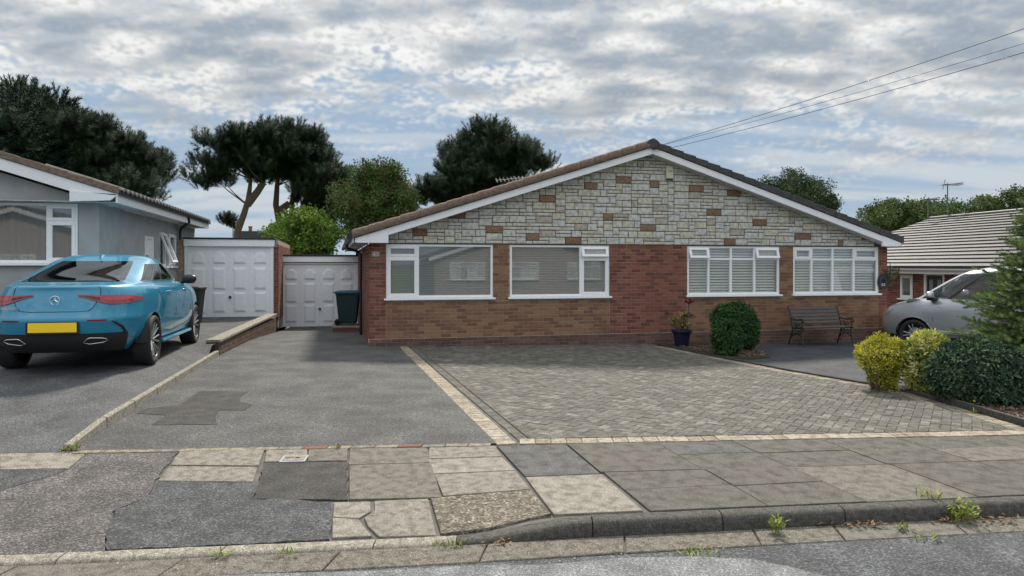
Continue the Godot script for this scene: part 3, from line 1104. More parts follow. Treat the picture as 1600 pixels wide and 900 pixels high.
func main_house() -> void:
	var at := Vector3(-2.92, 0, -15.14)
	var o := thing("bungalow", "pair of brick bungalows under one wide gable clad in pale stone", "house", at, YAW)
	var len := 12.42
	var mid := 6.12
	var rise := 0.32
	# walls with openings; the mortar face lies just behind the brick faces
	var w := MB.new()
	var zf := -0.006
	var zb := -0.26
	w.bx(0.006, len - 0.006, -0.4, 0.985, zb, zf)
	for p in [[0.006, 0.333], [2.594, 2.953], [5.227, 7.10], [9.47, 9.826], [12.183, len - 0.006]]:
		w.bx(p[0], p[1], 0.985, 2.146, zb, zf)
	w.bx(0.006, 0.26, -0.4, 2.15, -10.0, zb)
	w.bx(len - 0.26, len - 0.006, -0.4, 2.15, -10.0, zb)
	w.bx(0.006, len - 0.006, -0.4, 2.15, -10.25, -10.0)
	put("wall", w, mats.mortar, o)
	var inside := MB.new()
	inside.bx(0.26, len - 0.26, -0.1, 0.12, -10.0, zb)
	inside.bx(0.26, len - 0.26, 2.16, 2.28, -10.0, zb)
	inside.bx(0.26, len - 0.26, 0.12, 2.16, -4.2, -4.1)
	for x in [2.75, 6.1, 9.6]:
		inside.bx(x, x + 0.1, 0.12, 2.16, -4.1, zb)
	put("room", inside, mats.wall_inside, o)
	# brickwork
	brickwork(o, [
		[0.0, 0.333, 0.19, 2.146, "red"], [5.235, 7.095, 0.19, 2.146, "red"], [12.19, len, 0.19, 2.146, "red"],
		[0.345, 5.223, 0.19, 0.965, "brown"], [7.105, 12.18, 0.19, 0.965, "brown"], [2.60, 2.948, 0.965, 2.146, "brown"], [9.475, 9.82, 0.965, 2.146, "brown"]], 0.0, 300)
	var plinth := MB.new()
	plinth.bx(-0.02, len + 0.02, -0.4, 0.185, -0.2, 0.016)
	put("plinth_bed", plinth, mats.mortar, o)
	var pl := part("plinth", o)
	brickwork(pl, [[-0.022, len + 0.022, -0.26, 0.178, "plinth"]], 0.024, 0, Transform3D(), 0.19, "plinth_brick")
	# flank: brick courses running back along the drive
	brickwork(o, [[-4.1, 0.0, -0.2, 2.14, "red"], [-9.8, -5.1, -0.2, 2.14, "red"]], 0.0, 0, Transform3D(Basis(Vector3.UP, -PI / 2), Vector3.ZERO), 2.14, "flank_brick")
	# side door in the flank
	var d := part("side_door", o)
	var m := MB.new()
	m.bx(-0.03, 0.02, -0.1, 2.05, -4.25, -4.17, 0.005)
	m.bx(-0.03, 0.02, -0.1, 2.05, -5.08, -5.0, 0.005)
	m.bx(-0.03, 0.02, 1.97, 2.05, -5.0, -4.25, 0.005)
	put("frame", m, mats.white, d)
	m = MB.new()
	m.bx(-0.015, 0.0, -0.08, 1.97, -5.0, -4.25)
	put("leaf", m, mats.white_board, d)
	# stone cladding of the gable
	gable_stones(o, len, mid, rise)
	# windows
	window(o, 0.337, 2.59, 1.02, 2.142, [0.99], 1.867, ["s", ""], ["s", "f"])
	window(o, 2.957, 5.223, 1.02, 2.142, [4.56], 1.867, ["", "o"], ["f", "s"])
	window(o, 7.104, 9.467, 1.02, 2.142, [7.645, 8.212, 8.82], 1.84, ["o", "f", "f", "o"], ["f", "f", "f", "f"])
	window(o, 9.83, 12.18, 1.02, 2.142, [10.335, 10.91, 11.495], 1.835, ["s", "f", "f", "s"], ["f", "f", "f", "f"])
	blind(o, 0.38, 2.55, 1.06, 2.10, 0.036, 0.036, 0.75, mats.slat_grey, "grey venetian blind in the bungalow window beside the number plate")
	blind(o, 3.0, 5.18, 1.06, 2.10, 0.036, 0.036, 0.75, mats.slat_grey, "grey venetian blind in the second window from the green bin")
	blind(o, 7.14, 9.43, 1.06, 2.10, 0.064, 0.064, 0.72, mats.slat_white, "white slatted blind behind the window with two open vents")
	blind(o, 9.87, 12.14, 1.06, 2.10, 0.064, 0.064, 0.78, mats.slat_white, "white slatted blind in the window above the bench")
	# roof slabs, soffits, barge boards
	var front := 0.30
	var rf := MB.new()
	for s in [-1.0, 1.0]:
		var e: float = mid + s * 6.50
		var top_mid := Vector3(mid, 4.43, 0)
		var top_eave := Vector3(e, 4.43 - rise * 6.50, 0)
		var a := PackedVector2Array([Vector2(mid, 4.43), Vector2(e, 4.43 - rise * 6.5), Vector2(e, 4.43 - rise * 6.5 - 0.09), Vector2(mid, 4.34)])
		rf.prism(Transform3D(), a, -10.6, front - 0.03)
		# courses of tiles up the slope
		for c in 19:
			var x0: float = e - s * c * 0.345
			var y0 := 4.43 - rise * absf(x0 - mid)
			rf.bx(x0 - 0.012, x0 + 0.012, y0 - 0.02, y0 + 0.022, -10.6, front - 0.04)
	put("roof", rf, mats.tile_dark, o)
	var bb := MB.new()
	for s in [-1.0, 1.0]:
		var xin := mid
		var xout: float = mid + s * 6.42
		var yt := func(x): return 4.30 - rise * absf(x - mid)
		var xk: float = 0.365 if s < 0 else 12.03
		bb.prism(Transform3D(), PackedVector2Array([Vector2(xin, yt.call(xin)), Vector2(xk, yt.call(xk)), Vector2(xk, yt.call(xk) - 0.145), Vector2(xin, yt.call(xin) - 0.145)]), front - 0.03, front, 0.003)
		bb.prism(Transform3D(), PackedVector2Array([Vector2(xk, yt.call(xk) + 0.001), Vector2(xout, yt.call(xout)), Vector2(xout, 2.165), Vector2(xout - s * 0.06, 2.152), Vector2(xk, 2.152)]), front - 0.04, front + 0.006, 0.003)
	put("barge_board", bb, mats.white_board, o)
	var so := MB.new()
	for s in [-1.0, 1.0]:
		var xk: float = -0.30 if s < 0 else len + 0.08
		so.bx(xk, xk + (0.30 if s < 0 else 0.12), 2.17, 2.185, -10.3, front - 0.05)
		so.prism(Transform3D(), PackedVector2Array([Vector2(mid, 4.152), Vector2(mid + s * 6.3, 4.152 - rise * 6.3), Vector2(mid + s * 6.3, 4.165 - rise * 6.3), Vector2(mid, 4.165)]), 0.0, front - 0.035)
	put("soffit", so, mats.soffit, o)
	var fa := MB.new()
	fa.bx(-0.345, -0.32, 2.15, 2.30, -10.5, front - 0.05)
	fa.bx(mid + 6.40, mid + 6.43, 2.15, 2.30, -10.5, front - 0.05)
	put("fascia", fa, mats.white_board, o)
	var gu := MB.new()
	gu.tube([Vector3(-0.41, 2.27, front - 0.02), Vector3(-0.41, 2.25, -10.4)], [0.055], 10)
	gu.tube([Vector3(-0.41, 2.22, -3.2), Vector3(-0.38, 2.12, -3.25), Vector3(-0.14, 2.04, -3.3), Vector3(-0.06, 1.98, -3.3), Vector3(-0.06, -0.02, -3.3)], [0.034], 8)
	put("gutter_pipe", gu, mats.black, o)
	# verge tiles: brown half-rounds on the left, thin dark ones on the right
	var len_t := 0.335
	for k in 20:
		var q := MB.new()
		var xa := mid - 0.06 - k * len_t * 0.953
		var xb := xa - len_t * 0.953 - 0.03
		var ya := 4.44 - rise * (mid - xa)
		var yb := 4.44 - rise * (mid - xb) + 0.03
		xb = maxf(xb, -0.40)
		if xa < -0.3:
			break
		yb = 4.44 - rise * (mid - xb) + 0.03
		var rows := []
		for e in [[xa, ya], [xa - 0.02, ya - 0.005], [lerpf(xa, xb, 0.5), lerpf(ya, yb, 0.5)], [xb + 0.03, yb - 0.002], [xb, yb - 0.022]]:
			var r := PackedVector3Array()
			for pr in [[0.0, -0.14], [0.038, -0.14], [0.045, -0.06], [0.036, -0.006], [0.005, 0.026], [-0.16, 0.032], [-0.17, 0.0]]:
				r.append(Vector3(e[0], e[1] + pr[1], front + pr[0] + (0.016 * (xa - e[0]) / maxf(xa - xb, 0.01) if pr[0] > -0.01 else 0.0)))
			rows.append(r)
		q.grid(rows, false, true)
		var cap: PackedVector3Array = rows[4]
		for j in cap.size() - 2:
			q.tri(cap[0], cap[j + 2], cap[j + 1])
		put("verge_tile", q, mats.tile_brown, o)
	for k in 22:
		var q := MB.new()
		var xa := mid + 0.10 + k * 0.30
		var xb := xa + 0.33
		if xa > mid + 6.4:
			break
		xb = minf(xb, mid + 6.50)
		var ya := 4.435 - rise * (xa - mid)
		var yb := 4.435 - rise * (xb - mid) + 0.03
		q.prism(Transform3D(), PackedVector2Array([Vector2(xa, ya), Vector2(xa, ya - 0.13), Vector2(xb, yb - 0.15), Vector2(xb, yb)]), front - 0.25, front + 0.03, 0.006)
		put("verge_tile", q, mats.tile_dark, o)
	# ridge
	for k in 24:
		var q := MB.new()
		var z1 := front + 0.045 - k * 0.44
		q.prism(Transform3D(), PackedVector2Array([Vector2(mid - 0.17, 4.385), Vector2(mid - 0.12, 4.44), Vector2(mid - 0.02, 4.492), Vector2(mid + 0.03, 4.488), Vector2(mid + 0.12, 4.43), Vector2(mid + 0.17, 4.37), Vector2(mid + 0.10, 4.27), Vector2(mid - 0.08, 4.28)]), z1 - 0.45, z1, 0.006)
		put("ridge_tile", q, mats.tile_dark, o)
	# things fixed to the front
	var al := thing("alarm_box", "cream alarm box high on the stone gable near the ridge", "alarm box", o.transform * Vector3(6.64, 3.78, 0.01), YAW)
	var a := MB.new()
	a.bx(-0.085, 0.085, -0.13, 0.16, 0.0, 0.07, 0.012)
	put("cover", a, plain(lin(0.62, 0.59, 0.46), 0.5), al)
	a = MB.new()
	a.bx(-0.08, 0.08, -0.165, -0.13, 0.0, 0.06, 0.008)
	put("strobe", a, mats.black, al)
	a = MB.new()
	a.bx(-0.05, 0.05, 0.03, 0.045, 0.07, 0.072)
	put("vent", a, mats.black_matt, al)
	var np := thing("house_number_plate", "grey plate with the number 43 on the left brick pier", "number plate", o.transform * Vector3(0.125, 1.93, 0.002), YAW)
	a = MB.new()
	a.bx(-0.085, 0.085, -0.055, 0.055, 0.0, 0.012, 0.004)
	put("plate", a, plain(lin(0.24, 0.23, 0.19), 0.7), np)
	words("numerals", "43", 0.085, plain(lin(0.75, 0.74, 0.70), 0.5), np, Vector3(0, 0, 0.012))
	var pq := thing("house_plaque", "black oval number plaque on the right end pier", "plaque", o.transform * Vector3(12.29, 1.30, 0.0), YAW)
	a = MB.new()
	a.lathe(Transform3D(Basis(Vector3(1, 0, 0), Vector3(0, 0, 1), Vector3(0, -1.3, 0)), Vector3.ZERO), [[0.0, 0.02], [0.12, 0.02], [0.128, 0.028], [0.142, 0.03], [0.15, 0.02], [0.15, 0.0]], 28)
	put("plate", a, mats.black, pq)
	words("numerals", "44", 0.075, plain(lin(0.55, 0.57, 0.58), 0.4), pq, Vector3(0.0, -0.07, 0.021))
	# aerial poking over the far side of the roof
	var an := thing("roof_aerial", "grey television aerial showing just above the brown verge tiles", "aerial", o.transform * Vector3(3.35, 3.36, -1.3), YAW)
	a = MB.new()
	a.tube([Vector3(0, 0, 0), Vector3(0, 0.42, 0)], [0.012], 8)
	put("mast", a, mats.aerial, an)
	a = MB.new()
	a.tube([Vector3(-0.42, 0.30, 0), Vector3(0.42, 0.40, 0)], [0.012], 6)
	for k in 9:
		var x := -0.40 + k * 0.09
		var y := 0.30 + (x + 0.42) * 0.12
		a.tube([Vector3(x, y - 0.06, 0.1), Vector3(x, y + 0.06, -0.1)], [0.005], 5)
	a.box(Transform3D(Basis(Vector3(0, 0, 1), -0.7), Vector3(0.36, 0.47, 0)), Vector3(0.06, 0.26, 0.02))
	put("boom", a, mats.aerial, an)

func words(called: String, text: String, high: float, m: Material, parent: Node3D, at: Vector3, turn := Basis()) -> void:
	var f := SystemFont.new()
	f.font_names = PackedStringArray(["Droid Sans"])
	var t := TextMesh.new()
	t.font = f
	t.text = text
	t.font_size = 64
	t.pixel_size = high / 46.0
	t.depth = 0.004
	var o := put(called, t, m, parent, Transform3D(turn, at))
	o.name = called

func gable_stones(o: Node3D, len: float, mid: float, rise: float) -> void:
	var g := MB.new()
	var apex := 4.26
	g.prism(Transform3D(), PackedVector2Array([Vector2(0.006, 2.146), Vector2(len - 0.006, 2.146), Vector2(len - 0.006, apex - rise * (len - mid)), Vector2(mid, apex), Vector2(0.006, apex - rise * mid)]), -0.26, 0.004)
	put("gable_wall", g, mats.mortar_dark, o)
	var field := PackedVector2Array([Vector2(0.40, 2.158), Vector2(12.02, 2.158), Vector2(12.02, apex - rise * 5.9), Vector2(mid, apex), Vector2(0.40, apex - rise * 5.72)])
	var cw := 0.0735
	var chh := 0.0755
	var nx := int(len / cw) + 1
	var ny := 29
	var full := {}
	var r := RandomNumberGenerator.new()
	r.seed = 7
	var stones := []
	for j in ny:
		for i in nx:
			if full.has(Vector2i(i, j)):
				continue
			var free := 0
			while free < 7 and i + free < nx and not full.has(Vector2i(i + free, j)):
				free += 1
			var t := r.randf()
			var hh := 1
			var ww := 1
			if t < 0.44:
				hh = 2
				ww = [2, 3, 4, 5, 5, 4][r.randi_range(0, 5)]
			else:
				ww = [3, 2, 4, 5, 5, 6, 4][r.randi_range(0, 6)]
			ww = mini(ww, free)
			if free - ww == 1:
				ww = free
			if ww == 1:
				hh = 1
			for a in ww:
				for b in hh:
					if full.has(Vector2i(i + a, j + b)):
						hh = 1
			for a in ww:
				for b in hh:
					full[Vector2i(i + a, j + b)] = true
			var x0 := i * cw + 0.007
			var y0 := 2.158 + j * chh + 0.007
			var rect := PackedVector2Array([Vector2(x0, y0), Vector2(x0 + ww * cw - 0.014, y0), Vector2(x0 + ww * cw - 0.014, y0 + hh * chh - 0.014), Vector2(x0, y0 + hh * chh - 0.014)])
			for c in Geometry2D.intersect_polygons(rect, field):
				var area := 0.0
				for k in c.size():
					area += c[k].cross(c[(k + 1) % c.size()]) * 0.5
				if absf(area) > 0.0012:
					stones.append([absf(area), c, hh, ww])
	stones.sort_custom(func(a, b): return a[0] > b[0])
	var rest := MB.new()
	var browns := []
	for k in stones.size():
		var s: Array = stones[k]
		var pick: String = "stone%d" % [0, 0, 1, 2, 0, 1, 2, 0, 3, 0, 1, 2][r.randi_range(0, 11)]
		var lone := true
		for q in browns:
			if q.distance_to(s[1][0]) < 0.62:
				lone = false
		if s[2] == 2 and lone and r.randf() < 0.42:
			browns.append(s[1][0])
			pick = "stone_brown%d" % r.randi_range(0, 1)
		if k < 300:
			var b := MB.new()
			b.prism(Transform3D(), s[1], 0.0, 0.022 + r.randf_range(0.0, 0.014), 0.009, r.randf_range(0.0005, 0.009))
			put("stone", b, mats[pick], o)
		else:
			rest.prism(Transform3D(), s[1], 0.0, 0.020 + r.randf_range(0.0, 0.008), 0.005, r.randf_range(0.0005, 0.004))
	stuff(put("small_stones", rest, mats.stone0, o))

# ------------------------------------------------------------------ the grey bungalow on the left
func left_house() -> void:
	var at := Vector3(-7.32, 0, -13.1)
	var o := thing("rendered_bungalow", "grey rendered bungalow with white boards behind the blue car", "house", at, YAW)
	var base := 0.1
	var top := 2.80
	var mid := -5.4
	var rise := 0.315
	var back := -9.0
	var w := MB.new()
	# front, with the window opening from -2.6 to -0.35
	w.bx(-10.8, -3.0, base, top, -0.25, 0.0)
	w.bx(-3.0, -0.33, base, 1.72, -0.25, 0.0)
	w.bx(-3.0, -0.33, 2.795, top, -0.25, 0.0)
	w.bx(-0.33, 0.0, base, top, -0.25, 0.0)
	w.prism(Transform3D(), PackedVector2Array([Vector2(-10.8, top), Vector2(0.0, top), Vector2(0.0, 4.72 - rise * 5.4 - 0.2), Vector2(mid, 4.52), Vector2(-10.8, 4.72 - rise * 5.4 - 0.2)]), -0.25, 0.0)
	# flank, with a door and two windows
	for p in [[-3.25, -0.25], [-4.75, -4.15], [-5.70, -5.45], [back, -6.55]]:
		w.bx(-0.25, 0.0, base, top, p[0], p[1])
	w.bx(-0.25, 0.0, 2.36, top, -4.15, -3.25)
	for p in [[-5.45, -4.75], [-6.55, -5.70]]:
		w.bx(-0.25, 0.0, base, 1.66, p[0], p[1])
		w.bx(-0.25, 0.0, 2.52, top, p[0], p[1])
	w.bx(-10.8, 0.0, base, top, back - 0.25, back)
	w.bx(-10.8, -10.55, base, top, back, -0.25)
	put("wall", w, mats.render_grey, o)
	var ins := MB.new()
	ins.bx(-10.5, -0.25, 0.3, 0.42, back, -0.25)
	ins.bx(-10.5, -0.25, 2.81, 2.86, back, -0.25)
	ins.bx(-10.5, -0.25, 0.42, 2.80, -3.1, -3.0)
	put("room", ins, mats.wall_inside, o)
	window(o, -3.0, -0.34, 1.74, 2.79, [-0.81], 2.47, ["", "s"], ["f", "s"], 0.0)
	# flank fittings, built in a frame turned to face the drive
	var side := part("side_fittings", o, Transform3D(Basis(Vector3.UP, PI / 2), Vector3.ZERO))
	var q := MB.new()
	for e in [[3.25, 3.32, 0.3, 2.36], [4.08, 4.15, 0.3, 2.36], [3.32, 4.08, 2.29, 2.36]]:
		q.bx(e[0], e[1], e[2], e[3], -0.09, -0.01, 0.006)
	put("door_frame", q, mats.white, side)
	q = MB.new()
	q.bx(3.32, 4.08, 0.32, 2.29, -0.08, -0.035)
	q.bx(3.42, 3.98, 1.4, 2.15, -0.035, -0.028, 0.003)
	q.bx(3.42, 3.98, 0.45, 1.25, -0.035, -0.028, 0.003)
	put("door", q, mats.white_board, side)
	q = MB.new()
	q.bx(3.44, 3.60, 1.78, 1.92, -0.028, 0.0, 0.004)
	put("letter_box", q, mats.black_matt, side)
	window_flat(side, 4.76, 5.44, 1.68, 2.51, true)
	window_flat(side, 5.71, 6.54, 1.68, 2.51, false)
	# roof
	var ov := 0.42
	var f := 0.30
	var rf := MB.new()
	for s in [-1.0, 1.0]:
		var e: float = mid + s * (5.4 + ov)
		rf.prism(Transform3D(), PackedVector2Array([Vector2(mid, 4.86), Vector2(e, 4.86 - rise * (5.4 + ov)), Vector2(e, 4.76 - rise * (5.4 + ov)), Vector2(mid, 4.76)]), back - 0.4, f - 0.02)
	put("roof", rf, mats.tile_dark, o)
	var xe := mid + 5.4 + ov
	var ye := 4.86 - rise * (5.4 + ov)
	# rolled tiles along the eave
	for k in 31:
		var z := f - 0.16 - k * 0.30
		var t := MB.new()
		var rows := []
		for e in [[0.05, -0.014], [0.03, -0.008], [-0.5, 0.168], [-1.2, 0.388]]:
			var r := PackedVector3Array()
			for j in 9:
				var a := float(j) / 8.0
				r.append(Vector3(xe + e[0], ye + e[1] + 0.052 * sin(a * PI) - 0.006, z - 0.15 + a * 0.29))
			rows.append(r)
		t.grid(rows, false, true)
		for j in 8:
			t.quad(rows[0][j] + Vector3(0, -0.045, 0), rows[0][j + 1] + Vector3(0, -0.045, 0), rows[0][j + 1], rows[0][j])
		put("roof_tile", t, mats.tile_dark, o)
	for k in 16:
		var t := MB.new()
		var xa := xe - 0.02 - k * 0.40
		var ya := ye + rise * (xe - xa)
		t.prism(Transform3D(), PackedVector2Array([Vector2(xa, ya + 0.035), Vector2(xa - 0.405, ya + rise * 0.405 + 0.02), Vector2(xa - 0.405, ya + rise * 0.405 - 0.09), Vector2(xa, ya - 0.09)]), f - 0.2, f + 0.03, 0.008)
		put("verge_tile", t, mats.tile_brown, o)
	var b := MB.new()
	var yt := func(x): return ye - 0.095 + rise * (xe - x)
	b.prism(Transform3D(), PackedVector2Array([Vector2(mid, yt.call(mid)), Vector2(mid, yt.call(mid) - 0.20), Vector2(-0.38, yt.call(-0.38) - 0.20), Vector2(xe - 0.02, yt.call(xe - 0.02)),]), f - 0.03, f, 0.003)
	b.prism(Transform3D(), PackedVector2Array([Vector2(-0.37, yt.call(-0.37) - 0.185), Vector2(-0.37, 2.80), Vector2(0.27, 2.83), Vector2(xe - 0.05, ye - 0.11)]), f - 0.005, f + 0.025, 0.003)
	put("barge_board", b, mats.white_board, o)
	b = MB.new()
	b.bx(xe - 0.07, xe - 0.04, ye - 0.235, ye - 0.075, back - 0.3, f + 0.0)
	put("fascia", b, mats.white_board, o)
	b = MB.new()
	b.bx(0.0, xe - 0.07, ye - 0.225, ye - 0.215, back - 0.3, f - 0.03)
	b.bx(-10.6, 0.0, 2.803, 2.812, 0.0, f - 0.03)
	put("soffit", b, mats.soffit, o)
	b = MB.new()
	b.tube([Vector3(xe - 0.01, ye - 0.1, -6.0), Vector3(xe - 0.02, ye - 0.22, -6.1), Vector3(0.10, ye - 0.34, -6.7), Vector3(0.07, ye - 0.42, -6.72), Vector3(0.07, 0.3, -6.72)], [0.036], 8)
	put("downpipe", b, mats.black, o)
	# aerial on the ridge, its tip just inside the left edge
	var an := thing("television_aerial", "television aerial at the left edge above the grey bungalow roof", "aerial", o.transform * Vector3(-3.1, 4.15, -1.2), YAW)
	b = MB.new()
	b.tube([Vector3(0, -0.1, 0), Vector3(0, 0.62, 0)], [0.016], 6)
	put("mast", b, mats.steel, an)
	b = MB.new()
	b.tube([Vector3(-0.1, 0.60, 0), Vector3(0.62, 0.52, 0)], [0.012], 6)
	for k in 7:
		b.tube([Vector3(0.02 + k * 0.09, 0.50 - k * 0.01, 0.05), Vector3(0.02 + k * 0.09, 0.66 - k * 0.01, -0.05)], [0.006], 5)
	put("boom", b, mats.steel, an)
	# curtains
	var cu := thing("curtain", "dark net curtain behind the grey bungalow's front window", "curtain", at, YAW)
	b = MB.new()
	for seg in [[-3.0, -0.84], [-0.80, -0.36]]:
		var rows := []
		for i in 2:
			var r := PackedVector3Array()
			for j in 160:
				var x := lerpf(seg[0], seg[1], j / 159.0)
				r.append(Vector3(x, 1.76 + i * 1.0, -0.22 + 0.03 * sin(x * 52.0) + 0.012 * sin(x * 23.0)))
			rows.append(r)
		b.grid(rows)
	put("drape", b, plain(lin(0.07, 0.07, 0.08), 0.9), cu)

# small casement set in the flank
func window_flat(parent: Node3D, x0: float, x1: float, y0: float, y1: float, open: bool) -> void:
	var f := MB.new()
	for e in [[x0, x1, y0, y0 + 0.05], [x0, x1, y1 - 0.05, y1], [x0, x0 + 0.05, y0 + 0.05, y1 - 0.05], [x1 - 0.05, x1, y0 + 0.05, y1 - 0.05]]:
		f.bx(e[0], e[1], e[2], e[3], -0.09, -0.015, 0.005)
	f.bx(x0 - 0.04, x1 + 0.04, y0 - 0.05, y0 - 0.005, -0.08, 0.06, 0.006)
	put("window_frame", f, mats.white, parent)
	var tr := Transform3D()
	if open:
		tr = Transform3D(Basis(), Vector3(0, y1 - 0.04, -0.01)) * Transform3D(Basis(Vector3(1, 0, 0), -0.36), Vector3.ZERO) * Transform3D(Basis(), Vector3(0, -y1 + 0.04, 0.01))
	var s := MB.new()
	var a := x0 + 0.04
	var b := x1 - 0.04
	var p := y0 + 0.04
	var q := y1 - 0.04
	for e in [[a, b, p, p + 0.055], [a, b, q - 0.055, q], [a, a + 0.055, p + 0.055, q - 0.055], [b - 0.055, b, p + 0.055, q - 0.055]]:
		s.box(tr * Transform3D(Basis(), Vector3((e[0] + e[1]) * 0.5, (e[2] + e[3]) * 0.5, -0.01)), Vector3(e[1] - e[0], e[3] - e[2], 0.05), 0.005)
	put("window_sash", s, mats.white, parent)
	var g := MB.new()
	pane(g, tr, a + 0.055, b - 0.055, p + 0.055, q - 0.055, -0.01)
	put("window_pane", g, mats.glass, parent)

# ------------------------------------------------------------------ garages
func garage(called_label: String, at: Vector3, wide: float, high: float, roof_l: float, roof_r: float, roof_h: float, fascia: float, deep: float, pier_r: float, door_label: String) -> Node3D:
	var o := thing("garage", called_label, "garage", at, YAW, "")
	var b := MB.new()
	b.bx(-0.30, -0.08, -0.3, roof_h - 0.06, -deep, -0.02)
	b.bx(wide + 0.09, wide + 0.09 + pier_r, -0.3, roof_h - 0.06, -deep, -0.02)
	b.bx(-0.08, wide + 0.09, -0.3, roof_h - 0.06, -deep - 0.2, -deep)
	b.bx(-0.08, wide + 0.09, high + 0.05, roof_h - 0.06, -0.2, -0.02)
	put("wall", b, mats.mortar, o)
	brickwork(o, [[wide + 0.10, wide + 0.09 + pier_r, -0.1, roof_h - fascia, "red"]], -0.01, 0, Transform3D(), high + 0.07)
	brickwork(o, [[0.0, deep, -0.1, roof_h - 0.1, "red"]], 0.012, 0, Transform3D(Basis(Vector3.UP, PI / 2), Vector3(wide + 0.09 + pier_r, 0, -0.01)), high + 0.07, "flank_brick")
	b = MB.new()
	b.bx(-0.08, 0.0, -0.02, high + 0.05, -0.06, 0.012, 0.005)
	b.bx(wide, wide + 0.085, -0.02, high + 0.05, -0.06, 0.012, 0.005)
	b.bx(0.0, wide, high, high + 0.05, -0.06, 0.012, 0.005)
	put("door_frame", b, mats.garage_white, o)
	b = MB.new()
	b.bx(roof_l, roof_r, roof_h - fascia, roof_h - 0.045, 0.0, 0.07, 0.005)
	put("fascia", b, mats.garage_white, o)
	b = MB.new()
	b.bx(roof_l - 0.02, roof_r + 0.02, roof_h - 0.045, roof_h, -deep - 0.25, 0.10, 0.01)
	put("roof", b, mats.felt, o)
	b = MB.new()
	b.bx(roof_r - 0.05, roof_r - 0.02, roof_h - 0.16, roof_h - 0.045, -deep - 0.2, -0.01)
	put("side_fascia", b, mats.soffit, o)
	# up-and-over door, pressed panels in four columns of three
	var d := part("door", o)
	b = MB.new()
	b.bx(0.004, wide - 0.004, 0.012, high - 0.004, -0.045, -0.025)
	put("leaf", b, mats.garage_white, d)
	var cw := wide / 4.0
	for c in 4:
		if c > 0:
			var s := MB.new()
			s.bx(c * cw - 0.008, c * cw + 0.008, 0.02, high - 0.01, -0.025, -0.019, 0.0025)
			put("rib", s, mats.garage_white, d)
		for r in 3:
			var y0: float = [0.075, 0.395, 0.755][r] * high
			var y1: float = [0.355, 0.70, 0.93][r] * high
			var x0 := c * cw + cw * 0.19
			var x1 := (c + 1) * cw - cw * 0.19
			var outer := PackedVector2Array([Vector2(x0, y0), Vector2(x1, y0)])
			if r < 2:
				outer.append_array([Vector2(x1, y1), Vector2(x0, y1)])
			else:
				var ys := lerpf(y0, y1, 0.55)
				for k in 9:
					var t := k / 8.0
					outer.append(Vector2(lerpf(x1, x0, t), ys + (y1 - ys) * pow(sin(PI * clampf(t * 1.0, 0.0, 1.0)), 0.75)))
			# raised moulding round a slightly raised field
			var p := MB.new()
			p.prism(Transform3D(), outer, -0.026, -0.010, 0.012)
			put("moulding", p, mats.garage_white, d)
			var sh := Geometry2D.offset_polygon(outer, -0.030)
			if sh.size():
				p = MB.new()
				p.prism(Transform3D(), sh[0], -0.0105, 0.006, 0.013)
				put("panel", p, mats.garage_white, d)
	b = MB.new()
	b.lathe(Transform3D(Basis(Vector3(1, 0, 0), Vector3(0, 0, 1), Vector3(0, -1, 0)), Vector3(wide * 0.508, high * 0.285, -0.02)), [[0.0, 0.05], [0.035, 0.045], [0.04, 0.03], [0.02, 0.012], [0.03, 0.0]], 14)
	put("handle", b, mats.black, d)
	return o

func garages() -> void:
	garage("white panelled garage door with black flat roof beside the grey bungalow", Vector3(-8.60, 0.30, -19.6), 2.087, 1.905, -0.09, 2.20, 2.14, 0.235, 5.5, 0.11, "")
	garage("lower white panelled garage door at the end of the long drive", Vector3(-6.857, -0.15, -22.0), 2.163, 1.875, -0.24, 2.33, 2.165, 0.22, 5.5, 0.14, "")

